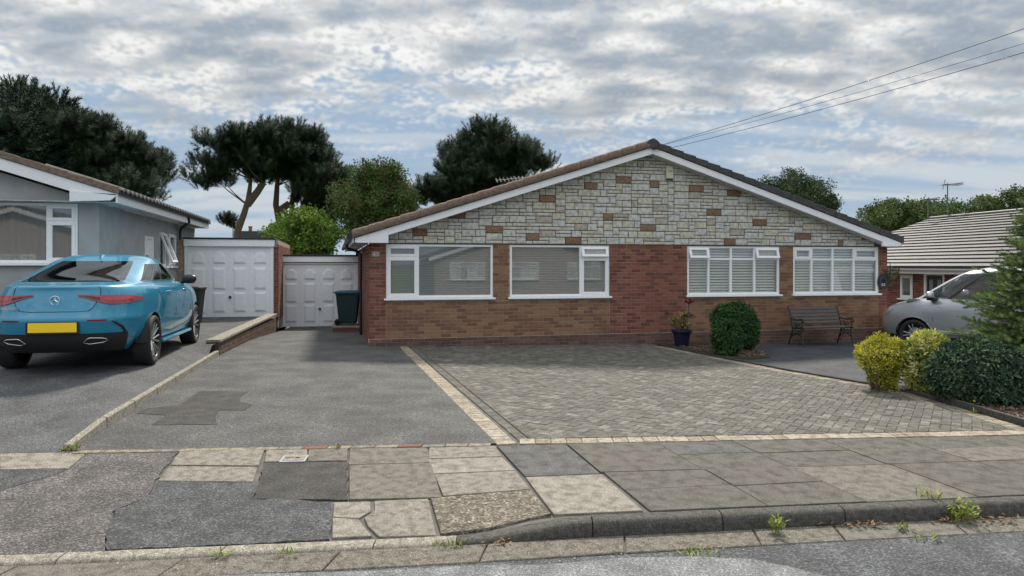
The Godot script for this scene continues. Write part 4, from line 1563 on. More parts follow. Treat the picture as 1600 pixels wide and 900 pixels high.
# ------------------------------------------------------------------ the house at the right, seen along its side
func right_house() -> void:
	var at := Vector3(12.05, 0, -23.0)
	var o := thing("tiled_bungalow", "brick bungalow with pale grey tiled roof behind the silver van", "house", at, -82.6)
	var lo := -0.63
	var ev := 1.60
	var x0 := -5.35
	var x1 := 4.4
	var b := MB.new()
	# door at 1.05..1.85, little window at -0.05..0.6
	for p in [[x0, 0.0], [0.62, 1.12], [1.98, x1]]:
		b.bx(p[0], p[1], lo - 0.3, 1.47, -0.25, -0.008)
	b.bx(0.0, 0.62, lo - 0.3, 0.66, -0.25, -0.008)
	b.bx(0.0, 0.62, 1.40, 1.47, -0.25, -0.008)
	b.bx(x0, x1, 1.472, ev, -0.25, -0.008)
	b.bx(x1 - 0.25, x1 - 0.004, lo - 0.3, ev, -10.4, -0.25)
	b.prism(Transform3D(Basis(Vector3.UP, PI / 2), Vector3(x1 - 0.25, 0, 0)), PackedVector2Array([Vector2(0.3, ev), Vector2(10.4, ev), Vector2(5.3, 3.4)]), 0.0, 0.24)
	put("wall", b, mats.mortar, o)
	brickwork(o, [[x0, -0.005, lo, 1.47, "red"], [0.0, 0.62, lo, 0.60, "red"], [0.625, 1.115, lo, 1.47, "red"], [1.985, x1, lo, 1.47, "red"]], 0.0, 150, Transform3D(), 1.47)
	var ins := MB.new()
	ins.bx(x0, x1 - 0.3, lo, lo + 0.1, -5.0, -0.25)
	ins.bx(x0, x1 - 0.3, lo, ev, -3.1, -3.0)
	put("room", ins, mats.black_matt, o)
	window(o, 0.02, 0.60, 0.68, 1.40, [], 0.0, [""], ["s"], -0.01)
	var d := part("front_door", o)
	var q := MB.new()
	for e in [[1.12, 1.20, lo, 1.47], [1.90, 1.98, lo, 1.47], [1.20, 1.90, 1.41, 1.47]]:
		q.bx(e[0], e[1], e[2], e[3], -0.1, 0.005, 0.006)
	put("frame", q, mats.white, d)
	q = MB.new()
	q.bx(1.20, 1.90, lo, 1.41, -0.09, -0.045)
	put("leaf", q, plain(lin(0.012, 0.016, 0.022), 0.4), d)
	for x in [1.30, 1.64]:
		q = MB.new()
		q.bx(x, x + 0.16, 0.35, 1.28, -0.045, -0.04, 0.002)
		put("glazing", q, plain(lin(0.20, 0.24, 0.24), 0.15), d)
	q = MB.new()
	q.tube([Vector3(1.53, 0.92, -0.04), Vector3(1.57, 0.95, -0.01), Vector3(1.58, 0.90, -0.005), Vector3(1.55, 0.84, -0.01), Vector3(1.53, 0.82, -0.04)], [0.012], 6)
	put("knocker", q, mats.steel, d)
	# boards under the eave
	q = MB.new()
	q.bx(x0 - 0.3, x1 + 0.3, ev - 0.15, ev + 0.03, 0.30, 0.325, 0.004)
	put("fascia", q, mats.white_board, o)
	q = MB.new()
	q.bx(x0 - 0.3, x1 + 0.3, ev - 0.145, ev - 0.13, 0.0, 0.30)
	put("soffit", q, mats.soffit, o)
	q = MB.new()
	q.tube([Vector3(x0 - 0.3, ev - 0.02, 0.37), Vector3(x1 + 0.3, ev - 0.02, 0.37)], [0.05], 8)
	put("rain_gutter", q, plain(lin(0.55, 0.55, 0.56), 0.4), o)
	# tile courses, each a strip that oversails the one below
	var n := 17
	var r0 := Vector2(0.42, ev + 0.02)
	var r1 := Vector2(-5.3, 3.50)
	for k in n:
		var a := r0.lerp(r1, float(k) / n)
		var c := r0.lerp(r1, float(k + 1) / n + 0.012)
		var t := MB.new()
		var nrm := Vector2(0.31, 0.95)
		var p := a + nrm * 0.07
		var e := c + nrm * 0.022
		t.quad(Vector3(x0 - 0.3, p.y, p.x), Vector3(x1 + 0.35, p.y, p.x), Vector3(x1 + 0.35, e.y, e.x), Vector3(x0 - 0.3, e.y, e.x))
		t.quad(Vector3(x0 - 0.3, a.y - 0.01, a.x), Vector3(x1 + 0.35, a.y - 0.01, a.x), Vector3(x1 + 0.35, p.y, p.x), Vector3(x0 - 0.3, p.y, p.x))
		t.tri(Vector3(x1 + 0.35, a.y - 0.01, a.x), Vector3(x1 + 0.35, e.y, e.x), Vector3(x1 + 0.35, p.y, p.x))
		put("tile_course", t, mats.tile_grey, o)
	q = MB.new()
	q.prism(Transform3D(Basis(Vector3.UP, PI / 2), Vector3(x0 - 0.3, 0, 0)), PackedVector2Array([Vector2(-0.40, ev), Vector2(5.3, 3.485), Vector2(11.0, ev)]), 0.0, x1 - x0 + 0.6)
	put("roof_core", q, mats.tile_dark, o)
	q = MB.new()
	q.tube([Vector3(x0 - 0.3, 3.53, -5.3), Vector3(x1 + 0.35, 3.53, -5.3)], [0.09], 8)
	put("ridge", q, mats.tile_grey, o)
	var fl := thing("chimney_flue", "grey metal flue with a cowl on the tiled roof ridge", "flue", o.transform * Vector3(1.0, 3.45, -5.5), 0.0)
	q = MB.new()
	q.lathe(Transform3D(), [[0.16, 0.0], [0.15, 0.12], [0.13, 0.14], [0.13, 0.42]], 14)
	put("pipe", q, plain(lin(0.2, 0.2, 0.2), 0.6), fl)
	q = MB.new()
	q.lathe(Transform3D(), [[0.13, 0.42], [0.17, 0.43], [0.17, 0.53], [0.12, 0.58], [0.0, 0.59]], 14)
	put("cowl", q, plain(lin(0.14, 0.14, 0.14), 0.6), fl)
	for e in [["tall television aerial pointing right above the grey tiled roof", Vector3(-4.7, 3.5, -5.3), 1.35, 0.7], ["shorter television aerial on the grey roof beside the tall one", Vector3(-5.0, 3.45, -4.7), 0.85, 0.55]]:
		var an := thing("television_aerial", e[0], "aerial", o.transform * e[1], 12.0)
		q = MB.new()
		q.tube([Vector3.ZERO, Vector3(0, e[2], 0)], [0.022], 6)
		put("mast", q, mats.aerial, an)
		q = MB.new()
		q.tube([Vector3(-0.25, e[2] - 0.08, 0), Vector3(e[3], e[2] + 0.02, 0)], [0.024], 6)
		for k in 8:
			var x: float = -0.2 + k * (e[3] + 0.2) / 8.0
			q.tube([Vector3(x, e[2] - 0.07, -0.16), Vector3(x, e[2] - 0.05, 0.16)], [0.013], 5)
		q.tube([Vector3(-0.22, e[2] - 0.25, 0), Vector3(-0.10, e[2] + 0.14, 0)], [0.012], 5)
		put("boom", q, mats.aerial, an)
	var mb := thing("meter_box", "white meter box on the brick wall beside the silver van", "meter box", o.transform * Vector3(-0.55, -0.12, 0.0), -82.6)
	q = MB.new()
	q.bx(-0.35, 0.35, -0.1, 0.42, 0.0, 0.2, 0.015)
	put("case", q, mats.white, mb)
	q = MB.new()
	q.bx(-0.34, 0.34, -0.3, -0.1, 0.0, 0.18)
	put("stand", q, mats.black_matt, mb)

# ------------------------------------------------------------------ across the road, behind the camera: what the panes mirror
func opposite_side() -> void:
	for k in 2:
		var at: Vector3 = [Vector3(15.7, -0.25, 13.0), Vector3(-12.0, 0.1, 15.0)][k]
		var o := thing("opposite_bungalow", ["brick bungalow with white gable boards across the road, mirrored in the left windows", "brick bungalow across the road, mirrored in the grey bungalow's window"][k], "house", at, 180.0 + YAW)
		var b := MB.new()
		b.bx(-6.0, 6.0, -0.6, 2.3, -8.0, 0.0)
		b.prism(Transform3D(), PackedVector2Array([Vector2(-6, 2.3), Vector2(6, 2.3), Vector2(0, 4.2)]), -8.0, 0.0)
		put("wall", b, mat(lin(0.36, 0.29, 0.26), 0.9, noise_tex("grain", FastNoiseLite.TYPE_SIMPLEX, 0.06, 4, grey(0.78), grey(1.0)), 0.3), o)
		b = MB.new()
		for s in [-1.0, 1.0]:
			b.prism(Transform3D(), PackedVector2Array([Vector2(0, 4.45), Vector2(s * 6.5, 2.4), Vector2(s * 6.5, 2.5), Vector2(0, 4.57)]), -8.3, 0.3)
		put("roof", b, mats.tile_dark, o)
		b = MB.new()
		for s in [-1.0, 1.0]:
			b.prism(Transform3D(), PackedVector2Array([Vector2(0, 4.22), Vector2(s * 6.4, 2.2), Vector2(s * 6.4, 2.42), Vector2(0, 4.44)]), 0.27, 0.30)
		put("barge_board", b, mats.white_board, o)
		for x in [-5.2, -0.9, 2.7]:
			window(o, x, x + 2.3, 1.0, 2.12, [x + 0.6, x + 1.15, x + 1.7], 1.82, ["s", "f", "f", "s"], ["f", "f", "f", "f"], 0.06)
			b = MB.new()
			b.bx(x + 0.02, x + 2.28, 1.02, 2.1, 0.002, 0.012)
			put("blind", b, mats.slat_white, o)
	var b := MB.new()
	var rows := []
	for i in 2:
		var r := PackedVector3Array()
		for j in 41:
			var x := -40.0 + j * 2.0
			r.append(Vector3(x, street(x) + 0.01, -(-3.2 + 0.17 * x - (1 - i) * 6.0)))
		rows.append(r)
	b.grid(rows)
	structure("opposite_pavement", b, mats.slab1)

# ------------------------------------------------------------------ vehicles
# A body is a stack of plan outlines. Each level: [height, rear x, front x, half width, roundness].
# x points forward, z to the vehicle's right side.
func outline_cols() -> Array:
	var cols := []          # [kind, value] from rear centre round the right side to the front centre
	for j in 15:
		cols.append(["r", j / 15.0])
	for j in 91:
		cols.append(["s", -0.93 + 1.86 * j / 90.0])
	for j in range(14, -1, -1):
		cols.append(["f", j / 15.0])
	return cols

func outline_point(lv: Array, col: Array) -> Vector3:
	var n: float = lv[4]
	var xm: float = (lv[1] + lv[2]) * 0.5
	var hl: float = (lv[2] - lv[1]) * 0.5
	var a: float
	var b: float
	if col[0] == "s":
		a = col[1]
		b = pow(1.0 - pow(absf(a), n), 1.0 / n)
	else:
		b = col[1] * pow(1.0 - pow(0.93, n), 1.0 / n)
		a = pow(1.0 - pow(b, n), 1.0 / n) * (-1.0 if col[0] == "r" else 1.0)
	var bow: float = 1.0 - 0.035 * a * a
	return Vector3(xm + a * hl, lv[0], b * lv[3] * bow)

func level_at(levels: Array, y: float) -> Array:
	for k in levels.size() - 1:
		if y <= levels[k + 1][0]:
			var t := clampf((y - levels[k][0]) / maxf(levels[k + 1][0] - levels[k][0], 1e-5), 0.0, 1.0)
			var r := []
			for q in 5:
				r.append(lerpf(levels[k][q], levels[k + 1][q], t))
			r[0] = y
			return r
	return levels[levels.size() - 1]

# rows of the whole shell, both sides, as a closed loop of columns
func shell_rows(levels: Array, axles: Array, arch_r: float, arch_y: float) -> Array:
	var cols := outline_cols()
	var rows := []
	for lv in levels:
		var half := []
		for c in cols:
			var p := outline_point(lv, c)
			if c[0] == "s":
				for ax in axles:
					var dx: float = p.x - ax
					if absf(dx) < arch_r:
						var ay := arch_y + sqrt(arch_r * arch_r - dx * dx)
						if p.y < ay:
							# the lip of the arch flares a little
							var at := level_at(levels, ay)
							var q := outline_point(at, c)
							p = Vector3(p.x, ay, maxf(q.z, p.z) + 0.004)
			half.append(p)
		var r := PackedVector3Array()
		for p in half:
			r.append(p)
		for k in range(half.size() - 2, 0, -1):
			r.append(Vector3(half[k].x, half[k].y, -half[k].z))
		rows.append(r)
	return rows

func wheel(parent: Node3D, at: Vector3, r: float, wide: float, outward: float, spokes: int, rim_mat: Material, face_mat: Material) -> void:
	var w := part("wheel", parent, Transform3D(Basis(Vector3(1, 0, 0), Vector3(0, 0, 1) * outward, Vector3(0, -1, 0) * outward), at))
	# the wheel's own y axis points outwards
	var b := MB.new()
	var h := wide * 0.5
	var ri := r * 0.735
	b.lathe(Transform3D(), [[ri, -h], [r * 0.93, -h], [r * 0.985, -h * 0.85], [r, -h * 0.5], [r, h * 0.5], [r * 0.985, h * 0.85], [r * 0.94, h], [r * 0.86, h * 1.05], [ri, h * 0.93], [ri * 0.98, h * 0.6]], 44)
	put("tyre", b, mats.black_matt, w)
	b = MB.new()
	b.lathe(Transform3D(), [[ri * 1.0, h * 0.93], [ri * 0.955, h * 0.95], [ri * 0.93, h * 0.7], [ri * 0.9, -h * 0.2], [0.03, -h * 0.25], [0.0, -h * 0.25]], 40)
	put("rim", b, rim_mat, w)
	b = MB.new()
	for k in spokes:
		for q in [-1.0, 1.0]:
			var a: float = TAU * k / spokes + q * 0.11
			var c: float = TAU * k / spokes + q * 0.20
			b.bar(Vector3(cos(a) * r * 0.14, h * 0.55, sin(a) * r * 0.14), Vector3(cos(c) * ri * 0.95, h * 0.84, sin(c) * ri * 0.95), 0.024, 0.028, 0.006)
	b.lathe(Transform3D(), [[r * 0.20, h * 0.4], [r * 0.19, h * 0.62], [r * 0.10, h * 0.70], [0.0, h * 0.72]], 20)
	put("spokes", b, face_mat, w)
	b = MB.new()
	b.lathe(Transform3D(), [[ri * 0.6, -h * 0.1], [ri * 0.62, h * 0.05], [0.0, h * 0.05]], 28)
	put("brake_disc", b, mats.steel, w)

# strip lying on the rear of the shell between two height curves; s runs from the centre (0) round the corner (1) onto the side (2)
func rear_patch(b: MB, levels: Array, s0: float, s1: float, lo: Callable, hi: Callable, off: float, mirror: bool, ns := 16, nh := 5) -> void:
	var rows := []
	for i in nh + 1:
		var r := PackedVector3Array()
		for j in ns + 1:
			var s := lerpf(s0, s1, float(j) / ns)
			var y := lerpf(lo.call(s), hi.call(s), float(i) / nh)
			r.append(on_rear(levels, y, s, off))
		rows.append(r)
	if mirror:
		for i in rows.size():
			var r := PackedVector3Array()
			for p in rows[i]:
				r.append(Vector3(p.x, p.y, -p.z))
			rows[i] = r
	b.grid(rows, false, mirror)

# the tail of the blue car stands high: heights on its body are raised a little between sill and roof
func lift(y: float) -> float:
	return y + 0.105 * smoothstep(-0.3, 0.3, y) * (1.0 - 0.55 * smoothstep(0.97, 1.4, y))

func on_rear(levels: Array, y: float, s: float, off: float) -> Vector3:
	var lv := level_at(levels, lift(y))
	var col := ["r", s] if s <= 1.0 else ["s", -0.93 + (s - 1.0) * 1.86]
	var eps := 0.02
	var c2 := ["r", minf(s + eps, 1.0)] if s <= 1.0 - eps else ["s", -0.93 + (maxf(s, 1.0) - 1.0 + eps * 0.3) * 1.86]
	var p := outline_point(lv, col)
	var q := outline_point(lv, c2)
	var tan_ := (q - p).normalized()
	var nrm := Vector3(-tan_.z, 0.0, tan_.x) if tan_.length() > 0.0 else Vector3(-1, 0, 0)
	return p + nrm * off

func blue_car() -> void:
	var k := 1.07
	var o := thing("blue_car", "bright teal blue coupe saloon parked on the left drive", "car", Vector3(-6.36, 0.288, -11.81), 0.0)
	# along the drive: the nose points away from the camera
	o.basis = Basis(Vector3.UP, deg_to_rad(90.0 + 12.5)).scaled_local(Vector3(k, k, k))
	var paint := plain(lin(0.0, 0.20, 0.34), 0.35, 0.1)
	paint.clearcoat_enabled = true
	paint.clearcoat = 1.0
	paint.clearcoat_roughness = 0.02
	var levels := [
		[0.17, -2.12, 2.15, 0.80, 4.0], [0.24, -2.24, 2.25, 0.862, 4.2], [0.33, -2.30, 2.31, 0.888, 4.4], [0.40, -2.325, 2.33, 0.897, 4.4], [0.47, -2.335, 2.34, 0.902, 4.4], [0.53, -2.345, 2.345, 0.906, 4.4],
		[0.565, -2.348, 2.345, 0.908, 4.4], [0.60, -2.335, 2.34, 0.910, 4.3], [0.64, -2.315, 2.33, 0.912, 4.2], [0.70, -2.295, 2.29, 0.914, 4.1], [0.76, -2.28, 2.22, 0.912, 4.0], [0.82, -2.262, 2.10, 0.905, 3.9],
		[0.87, -2.245, 1.92, 0.893, 3.8], [0.91, -2.235, 1.72, 0.874, 3.7], [0.938, -2.235, 1.50, 0.850, 3.6], [0.955, -2.238, 1.30, 0.826, 3.5], [0.968, -2.225, 1.12, 0.803, 3.5],
		[0.978, -2.13, 1.02, 0.800, 3.8], [0.986, -2.02, 0.96, 0.795, 4.2], [0.996, -1.90, 0.90, 0.790, 4.6], [1.010, -1.80, 0.85, 0.784, 4.8],
		[1.055, -1.62, 0.74, 0.764, 4.8], [1.11, -1.45, 0.62, 0.740, 4.7], [1.17, -1.27, 0.48, 0.714, 4.6], [1.23, -1.07, 0.32, 0.687, 4.5], [1.285, -0.88, 0.17, 0.662, 4.4], [1.33, -0.71, 0.03, 0.636, 4.2],
		[1.365, -0.56, -0.08, 0.600, 4.0], [1.395, -0.50, -0.14, 0.54, 3.6], [1.418, -0.46, -0.17, 0.45, 3.2], [1.432, -0.42, -0.20, 0.31, 2.8], [1.438, -0.37, -0.25, 0.14, 2.4], [1.439, -0.33, -0.29, 0.01, 2.2]]
	# lengthen the roof: its panel runs between the screens
	for i in range(21, levels.size()):
		var t := (i - 21.0) / (levels.size() - 22.0)
		levels[i][1] = [-1.60, -1.42, -1.24, -1.06, -0.89, -0.74, -0.62, -0.52, -0.44, -0.36, -0.28, -0.2][i - 21]
		levels[i][2] = [0.76, 0.67, 0.57, 0.46, 0.36, 0.27, 0.19, 0.12, 0.06, 0.0, -0.05, -0.1][i - 21]
	for lv in levels:
		lv[0] = lift(lv[0])
	var rows := shell_rows(levels, [-1.36, 1.37], 0.375, 0.325)
	var nc: int = rows[0].size()
	var first := 20       # belt row
	var kind := func(i, j):
		var jj: int = j if j < 121 else nc - j - 1
		if i >= first and i < 26:
			if jj < 15 and i < 27:
				return "rear"
			if jj >= 108 and i < 26:
				return "front"
			if jj >= 24 and jj < 92 and i < 25:
				if jj in [55, 56, 57]:
					return "post"
				return "side"
		if i < 3 and jj < 18:
			return "skirt"
		return "paint"
	var b := MB.new()
	b.grid(rows, true, false, func(i, j): return kind.call(i, j) == "paint" and rows[i][j].distance_to(rows[i + 1][j]) > 1e-4)
	put("body", b, paint, o)
	b = MB.new()
	b.grid(rows, true, false, func(i, j): return kind.call(i, j) == "rear")
	var inner_rows := []
	for r in rows:
		var q := PackedVector3Array()
		for p in r:
			q.append(p * Vector3(0.997, 1.0, 0.997) - Vector3(0, 0.004, 0))
		inner_rows.append(q)
	b.grid(inner_rows, true, false, func(i, j): return kind.call(i, j) == "rear")
	put("rear_window", b, mats.dark_glass, o)
	b = MB.new()
	b.grid(rows, true, false, func(i, j): return kind.call(i, j) == "front")
	put("windscreen", b, mats.dark_glass, o)
	for side in 2:
		b = MB.new()
		b.grid(rows, true, false, func(i, j): return kind.call(i, j) == "side" and (j < 121) == (side == 0))
		put("side_window", b, mats.dark_glass, o)
	b = MB.new()
	b.grid(rows, true, false, func(i, j): return kind.call(i, j) == "post")
	put("window_post", b, mats.black, o)
	b = MB.new()
	b.grid(rows, true, false, func(i, j): return kind.call(i, j) == "skirt" and rows[i][j].distance_to(rows[i + 1][j]) > 1e-4)
	put("lower_trim", b, mats.black_matt, o)
	# floor, cabin
	b = MB.new()
	b.bx(-1.9, 1.9, 0.25, 0.36, -0.60, 0.60)
	b.bx(-0.98, 0.98, 0.25, 0.5, -0.84, 0.84)
	for x in [-1.36, 1.37]:
		b.bx(x - 0.4, x + 0.4, 0.25, 0.7, -0.62, 0.62)
	put("underbody", b, mats.black_matt, o)
	b = MB.new()
	for z in [-0.36, 0.36]:
		b.bx(-0.15, 0.35, 0.45, 0.62, z - 0.24, z + 0.24, 0.03)
		b.box(Transform3D(Basis(Vector3(0, 0, 1), 0.25), Vector3(-0.25, 0.85, z)), Vector3(0.14, 0.62, 0.46), 0.04)
		b.bx(-0.40, -0.30, 1.14, 1.28, z - 0.12, z + 0.12, 0.03)
	b.bx(-1.15, -0.65, 0.45, 0.62, -0.62, 0.62, 0.03)
	b.box(Transform3D(Basis(Vector3(0, 0, 1), 0.35), Vector3(-1.12, 0.80, 0)), Vector3(0.14, 0.48, 1.2), 0.04)
	b.bx(-1.95, -1.2, 0.90, 0.96, -0.66, 0.66, 0.01)
	b.bx(0.55, 0.95, 0.6, 0.96, -0.68, 0.68, 0.03)
	put("cabin", b, mats.black_matt, o)
	# wheels
	var rim := plain(lin(0.02, 0.02, 0.022), 0.3, 0.4)
	var face := plain(lin(0.42, 0.43, 0.44), 0.3, 0.8)
	for x in [-1.36, 1.37]:
		for s in [-1.0, 1.0]:
			wheel(o, Vector3(x, 0.328, s * 0.785), 0.328, 0.225, s, 7, rim, face)
	# dark valance with exhaust trims
	b = MB.new()
	rear_patch(b, levels, 0.0, 0.98, func(_s): return 0.19, func(s): return 0.395 + 0.0 * s, 0.008, false, 18, 6)
	rear_patch(b, levels, 0.0, 0.98, func(_s): return 0.19, func(s): return 0.395 + 0.0 * s, 0.008, true, 18, 6)
	put("diffuser", b, mats.black_matt, o)
	for mir in [false, true]:
		var e := MB.new()
		var pts := []
		for q in [[0.50, 0.285], [0.55, 0.330], [0.60, 0.345], [0.78, 0.340], [0.84, 0.330], [0.87, 0.31], [0.81, 0.285], [0.60, 0.268], [0.50, 0.285], [0.55, 0.330]]:
			var p := on_rear(levels, q[1], q[0], 0.018)
			pts.append(Vector3(p.x, p.y, -p.z if mir else p.z))
		e.tube(pts, [0.007], 6)
		put("exhaust_trim", e, plain(lin(0.7, 0.7, 0.72), 0.15, 1.0), o)
		# lamp clusters wrapping round the corner
		var l := MB.new()
		var lo := func(s): return lerpf(0.835, 0.742, smoothstep(0.40, 0.98, s)) + 0.045 * smoothstep(1.0, 1.12, s)
		var hi := func(s): return 0.866 - 0.012 * smoothstep(0.4, 1.0, s) - 0.05 * smoothstep(1.02, 1.13, s)
		rear_patch(l, levels, 0.40, 1.115, lo, hi, 0.011, mir, 26, 6)
		var red := plain(lin(0.26, 0.012, 0.03), 0.08)
		red.clearcoat_enabled = true
		var lamp := put("tail_lamp", l, red, o)
		l = MB.new()
		rear_patch(l, levels, 0.42, 0.77, func(s): return lerpf(lo.call(s), hi.call(s), 0.28), func(s): return lerpf(lo.call(s), hi.call(s), 0.72), 0.0135, mir, 14, 2)
		put("inner_lens", l, plain(lin(0.06, 0.015, 0.02), 0.1), lamp)
		l = MB.new()
		rear_patch(l, levels, 0.84, 1.06, func(s): return lerpf(lo.call(s), hi.call(s), 0.40), func(s): return lerpf(lo.call(s), hi.call(s), 0.78), 0.0135, mir, 12, 2)
		put("outer_lens", l, plain(lin(0.42, 0.06, 0.08), 0.1), lamp)
		# reflector on the bumper crease and the scoop at its corner
		l = MB.new()
		rear_patch(l, levels, 0.56, 0.86, func(_s): return 0.548, func(_s): return 0.566, 0.006, mir, 8, 1)
		put("reflector", l, plain(lin(0.22, 0.01, 0.03), 0.15), o)
		l = MB.new()
		var sp := []
		for q in [[0.93, 0.545], [0.985, 0.52], [1.012, 0.47], [1.022, 0.41], [1.018, 0.375]]:
			var p := on_rear(levels, q[1], q[0], 0.004)
			sp.append(Vector3(p.x, p.y, -p.z if mir else p.z))
		l.tube(sp, [0.008, 0.014, 0.016, 0.016, 0.006], 8)
		put("bumper_scoop", l, mats.black, o)
		# boot lid shut line: a black tube whose colour stands in for the shaded gap
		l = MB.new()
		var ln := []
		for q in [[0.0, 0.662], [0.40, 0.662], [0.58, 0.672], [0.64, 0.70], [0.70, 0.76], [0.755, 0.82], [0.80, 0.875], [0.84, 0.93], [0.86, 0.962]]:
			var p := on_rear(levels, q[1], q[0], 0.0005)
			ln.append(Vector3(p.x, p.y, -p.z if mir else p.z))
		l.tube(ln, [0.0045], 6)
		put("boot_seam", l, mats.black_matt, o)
	# bumper crease
	b = MB.new()
	# number plate, without characters in the photograph
	b.bx(-0.012, 0.0, -0.075, 0.075, -0.275, 0.275, 0.004)
	var px := on_rear(levels, 0.48, 0.0, 0.0).x - 0.012
	var plate := put("number_plate", b, plain(lin(0.95, 0.64, 0.015), 0.45), o, Transform3D(Basis(), Vector3(px, lift(0.478), 0)))
	plate.scale = Vector3(1, 0.76, 0.95)
	b = MB.new()
	b.bx(-0.008, 0.004, -0.075, 0.072, -0.285, 0.285, 0.004)
	put("plate_surround", b, mats.black, o, Transform3D(Basis(), Vector3(px, lift(0.474), 0)))
	# star in a ring
	b = MB.new()
	var star_y := lift(0.798)
	var ring := []
	var sx := on_rear(levels, 0.80, 0.0, 0.0).x - 0.010
	for q in 25:
		ring.append(Vector3(sx, star_y + 0.052 * sin(TAU * q / 24.0), 0.052 * cos(TAU * q / 24.0)))
	b.tube(ring, [0.0048], 8)
	for q in 3:
		var a := PI / 2 + TAU * q / 3.0
		var tip := Vector3(sx, star_y + 0.05 * sin(a), 0.05 * cos(a))
		var c0 := Vector3(sx - 0.006, star_y, 0)
		for w in [-1.0, 1.0]:
			var e: float = a + w * PI / 3.0
			var ed := Vector3(sx + 0.003, star_y + 0.011 * sin(e), 0.011 * cos(e))
			if w > 0.0:
				b.tri(c0, ed, tip)
			else:
				b.tri(c0, tip, ed)
	put("badge", b, plain(lin(0.8, 0.81, 0.83), 0.12, 1.0), o)
	# lettering low on the left of the lid
	var chrome := plain(lin(0.8, 0.81, 0.83), 0.15, 1.0)
	var lx := on_rear(levels, 0.705, 0.55, 0.0).x - 0.008
	words("lettering", "AMG", 0.034, chrome, o, Vector3(lx - 0.004, lift(0.708), -0.44), Basis(Vector3.UP, -PI / 2))
	b = MB.new()
	for q in 4:
		var z := -0.555 + q * 0.017
		b.box(Transform3D(Basis(Vector3(1, 0, 0), -0.55), Vector3(lx - 0.002, lift(0.708), z)), Vector3(0.004, 0.034, 0.008))
	put("lettering_bars", b, chrome, o)
	# flank: door seams (black tubes painting the shade of the gaps), handles, window trim, mirror, sill
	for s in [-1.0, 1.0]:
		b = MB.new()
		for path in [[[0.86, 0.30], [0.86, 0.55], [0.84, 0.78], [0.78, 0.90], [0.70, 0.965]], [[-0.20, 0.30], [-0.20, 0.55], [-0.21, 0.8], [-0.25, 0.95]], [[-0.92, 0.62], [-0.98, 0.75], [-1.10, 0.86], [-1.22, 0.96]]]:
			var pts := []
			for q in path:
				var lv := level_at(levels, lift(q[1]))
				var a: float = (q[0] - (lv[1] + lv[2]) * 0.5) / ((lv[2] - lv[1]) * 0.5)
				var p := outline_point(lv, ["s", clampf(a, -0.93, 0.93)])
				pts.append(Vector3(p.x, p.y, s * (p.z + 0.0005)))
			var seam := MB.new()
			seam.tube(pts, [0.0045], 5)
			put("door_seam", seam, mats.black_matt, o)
		for x in [-0.60, 0.42]:
			var h := MB.new()
			var z: float = s * (outline_point(level_at(levels, lift(0.845)), ["s", x / 2.0]).z + 0.022)
			h.tube([Vector3(x - 0.11, lift(0.845), z - s * 0.028), Vector3(x - 0.085, lift(0.847), z), Vector3(x + 0.085, lift(0.85), z), Vector3(x + 0.11, lift(0.85), z - s * 0.028)], [0.012], 8)
			put("door_handle", h, paint, o)
		b = MB.new()
		var tr := []
		for j in range(26, 94):
			var p: Vector3 = rows[first][j]
			tr.append(Vector3(p.x, p.y, s * (p.z + 0.003)))
		b.tube(tr, [0.007], 6)
		put("window_trim", b, chrome, o)
		b = MB.new()
		b.bar(Vector3(-0.93, 0.275, s * 0.868), Vector3(0.93, 0.275, s * 0.868), 0.07, 0.05, 0.014)
		put("side_skirt", b, paint, o)
		b = MB.new()
		b.lathe(Transform3D(Basis(Vector3(0.055, 0, 0.0), Vector3(0, 0.07, 0), Vector3(0, 0, 0.11)), Vector3(0.60, 1.10, s * 0.93)), [[0.0, -1.0], [0.7, -0.85], [1.0, -0.2], [1.0, 0.4], [0.75, 0.9], [0.0, 1.05]], 18)
		b.tube([Vector3(0.62, 1.055, s * 0.80), Vector3(0.61, 1.07, s * 0.90)], [0.03], 8)
		put("mirror", b, mats.black, o)
		# liner of the wheel arch
	b = MB.new()
	for x in [-1.36, 1.37]:
		for s in [-1.0, 1.0]:
			var arc := []
			for q in 19:
				var a := PI * q / 18.0
				arc.append(PackedVector3Array([Vector3(x + 0.38 * cos(a), 0.325 + 0.38 * sin(a), s * 0.62), Vector3(x + 0.38 * cos(a), 0.325 + 0.38 * sin(a), s * 0.885)]))
			b.grid(arc)
	put("arch_liner", b, mats.black_matt, o)
	# shark fin and third brake light
	b = MB.new()
	b.prism(Transform3D(), PackedVector2Array([Vector2(-0.62, 1.41), Vector2(-0.42, 1.47), Vector2(-0.60, 1.485)]), -0.012, 0.012, 0.004)
	put("roof_fin", b, paint, o)

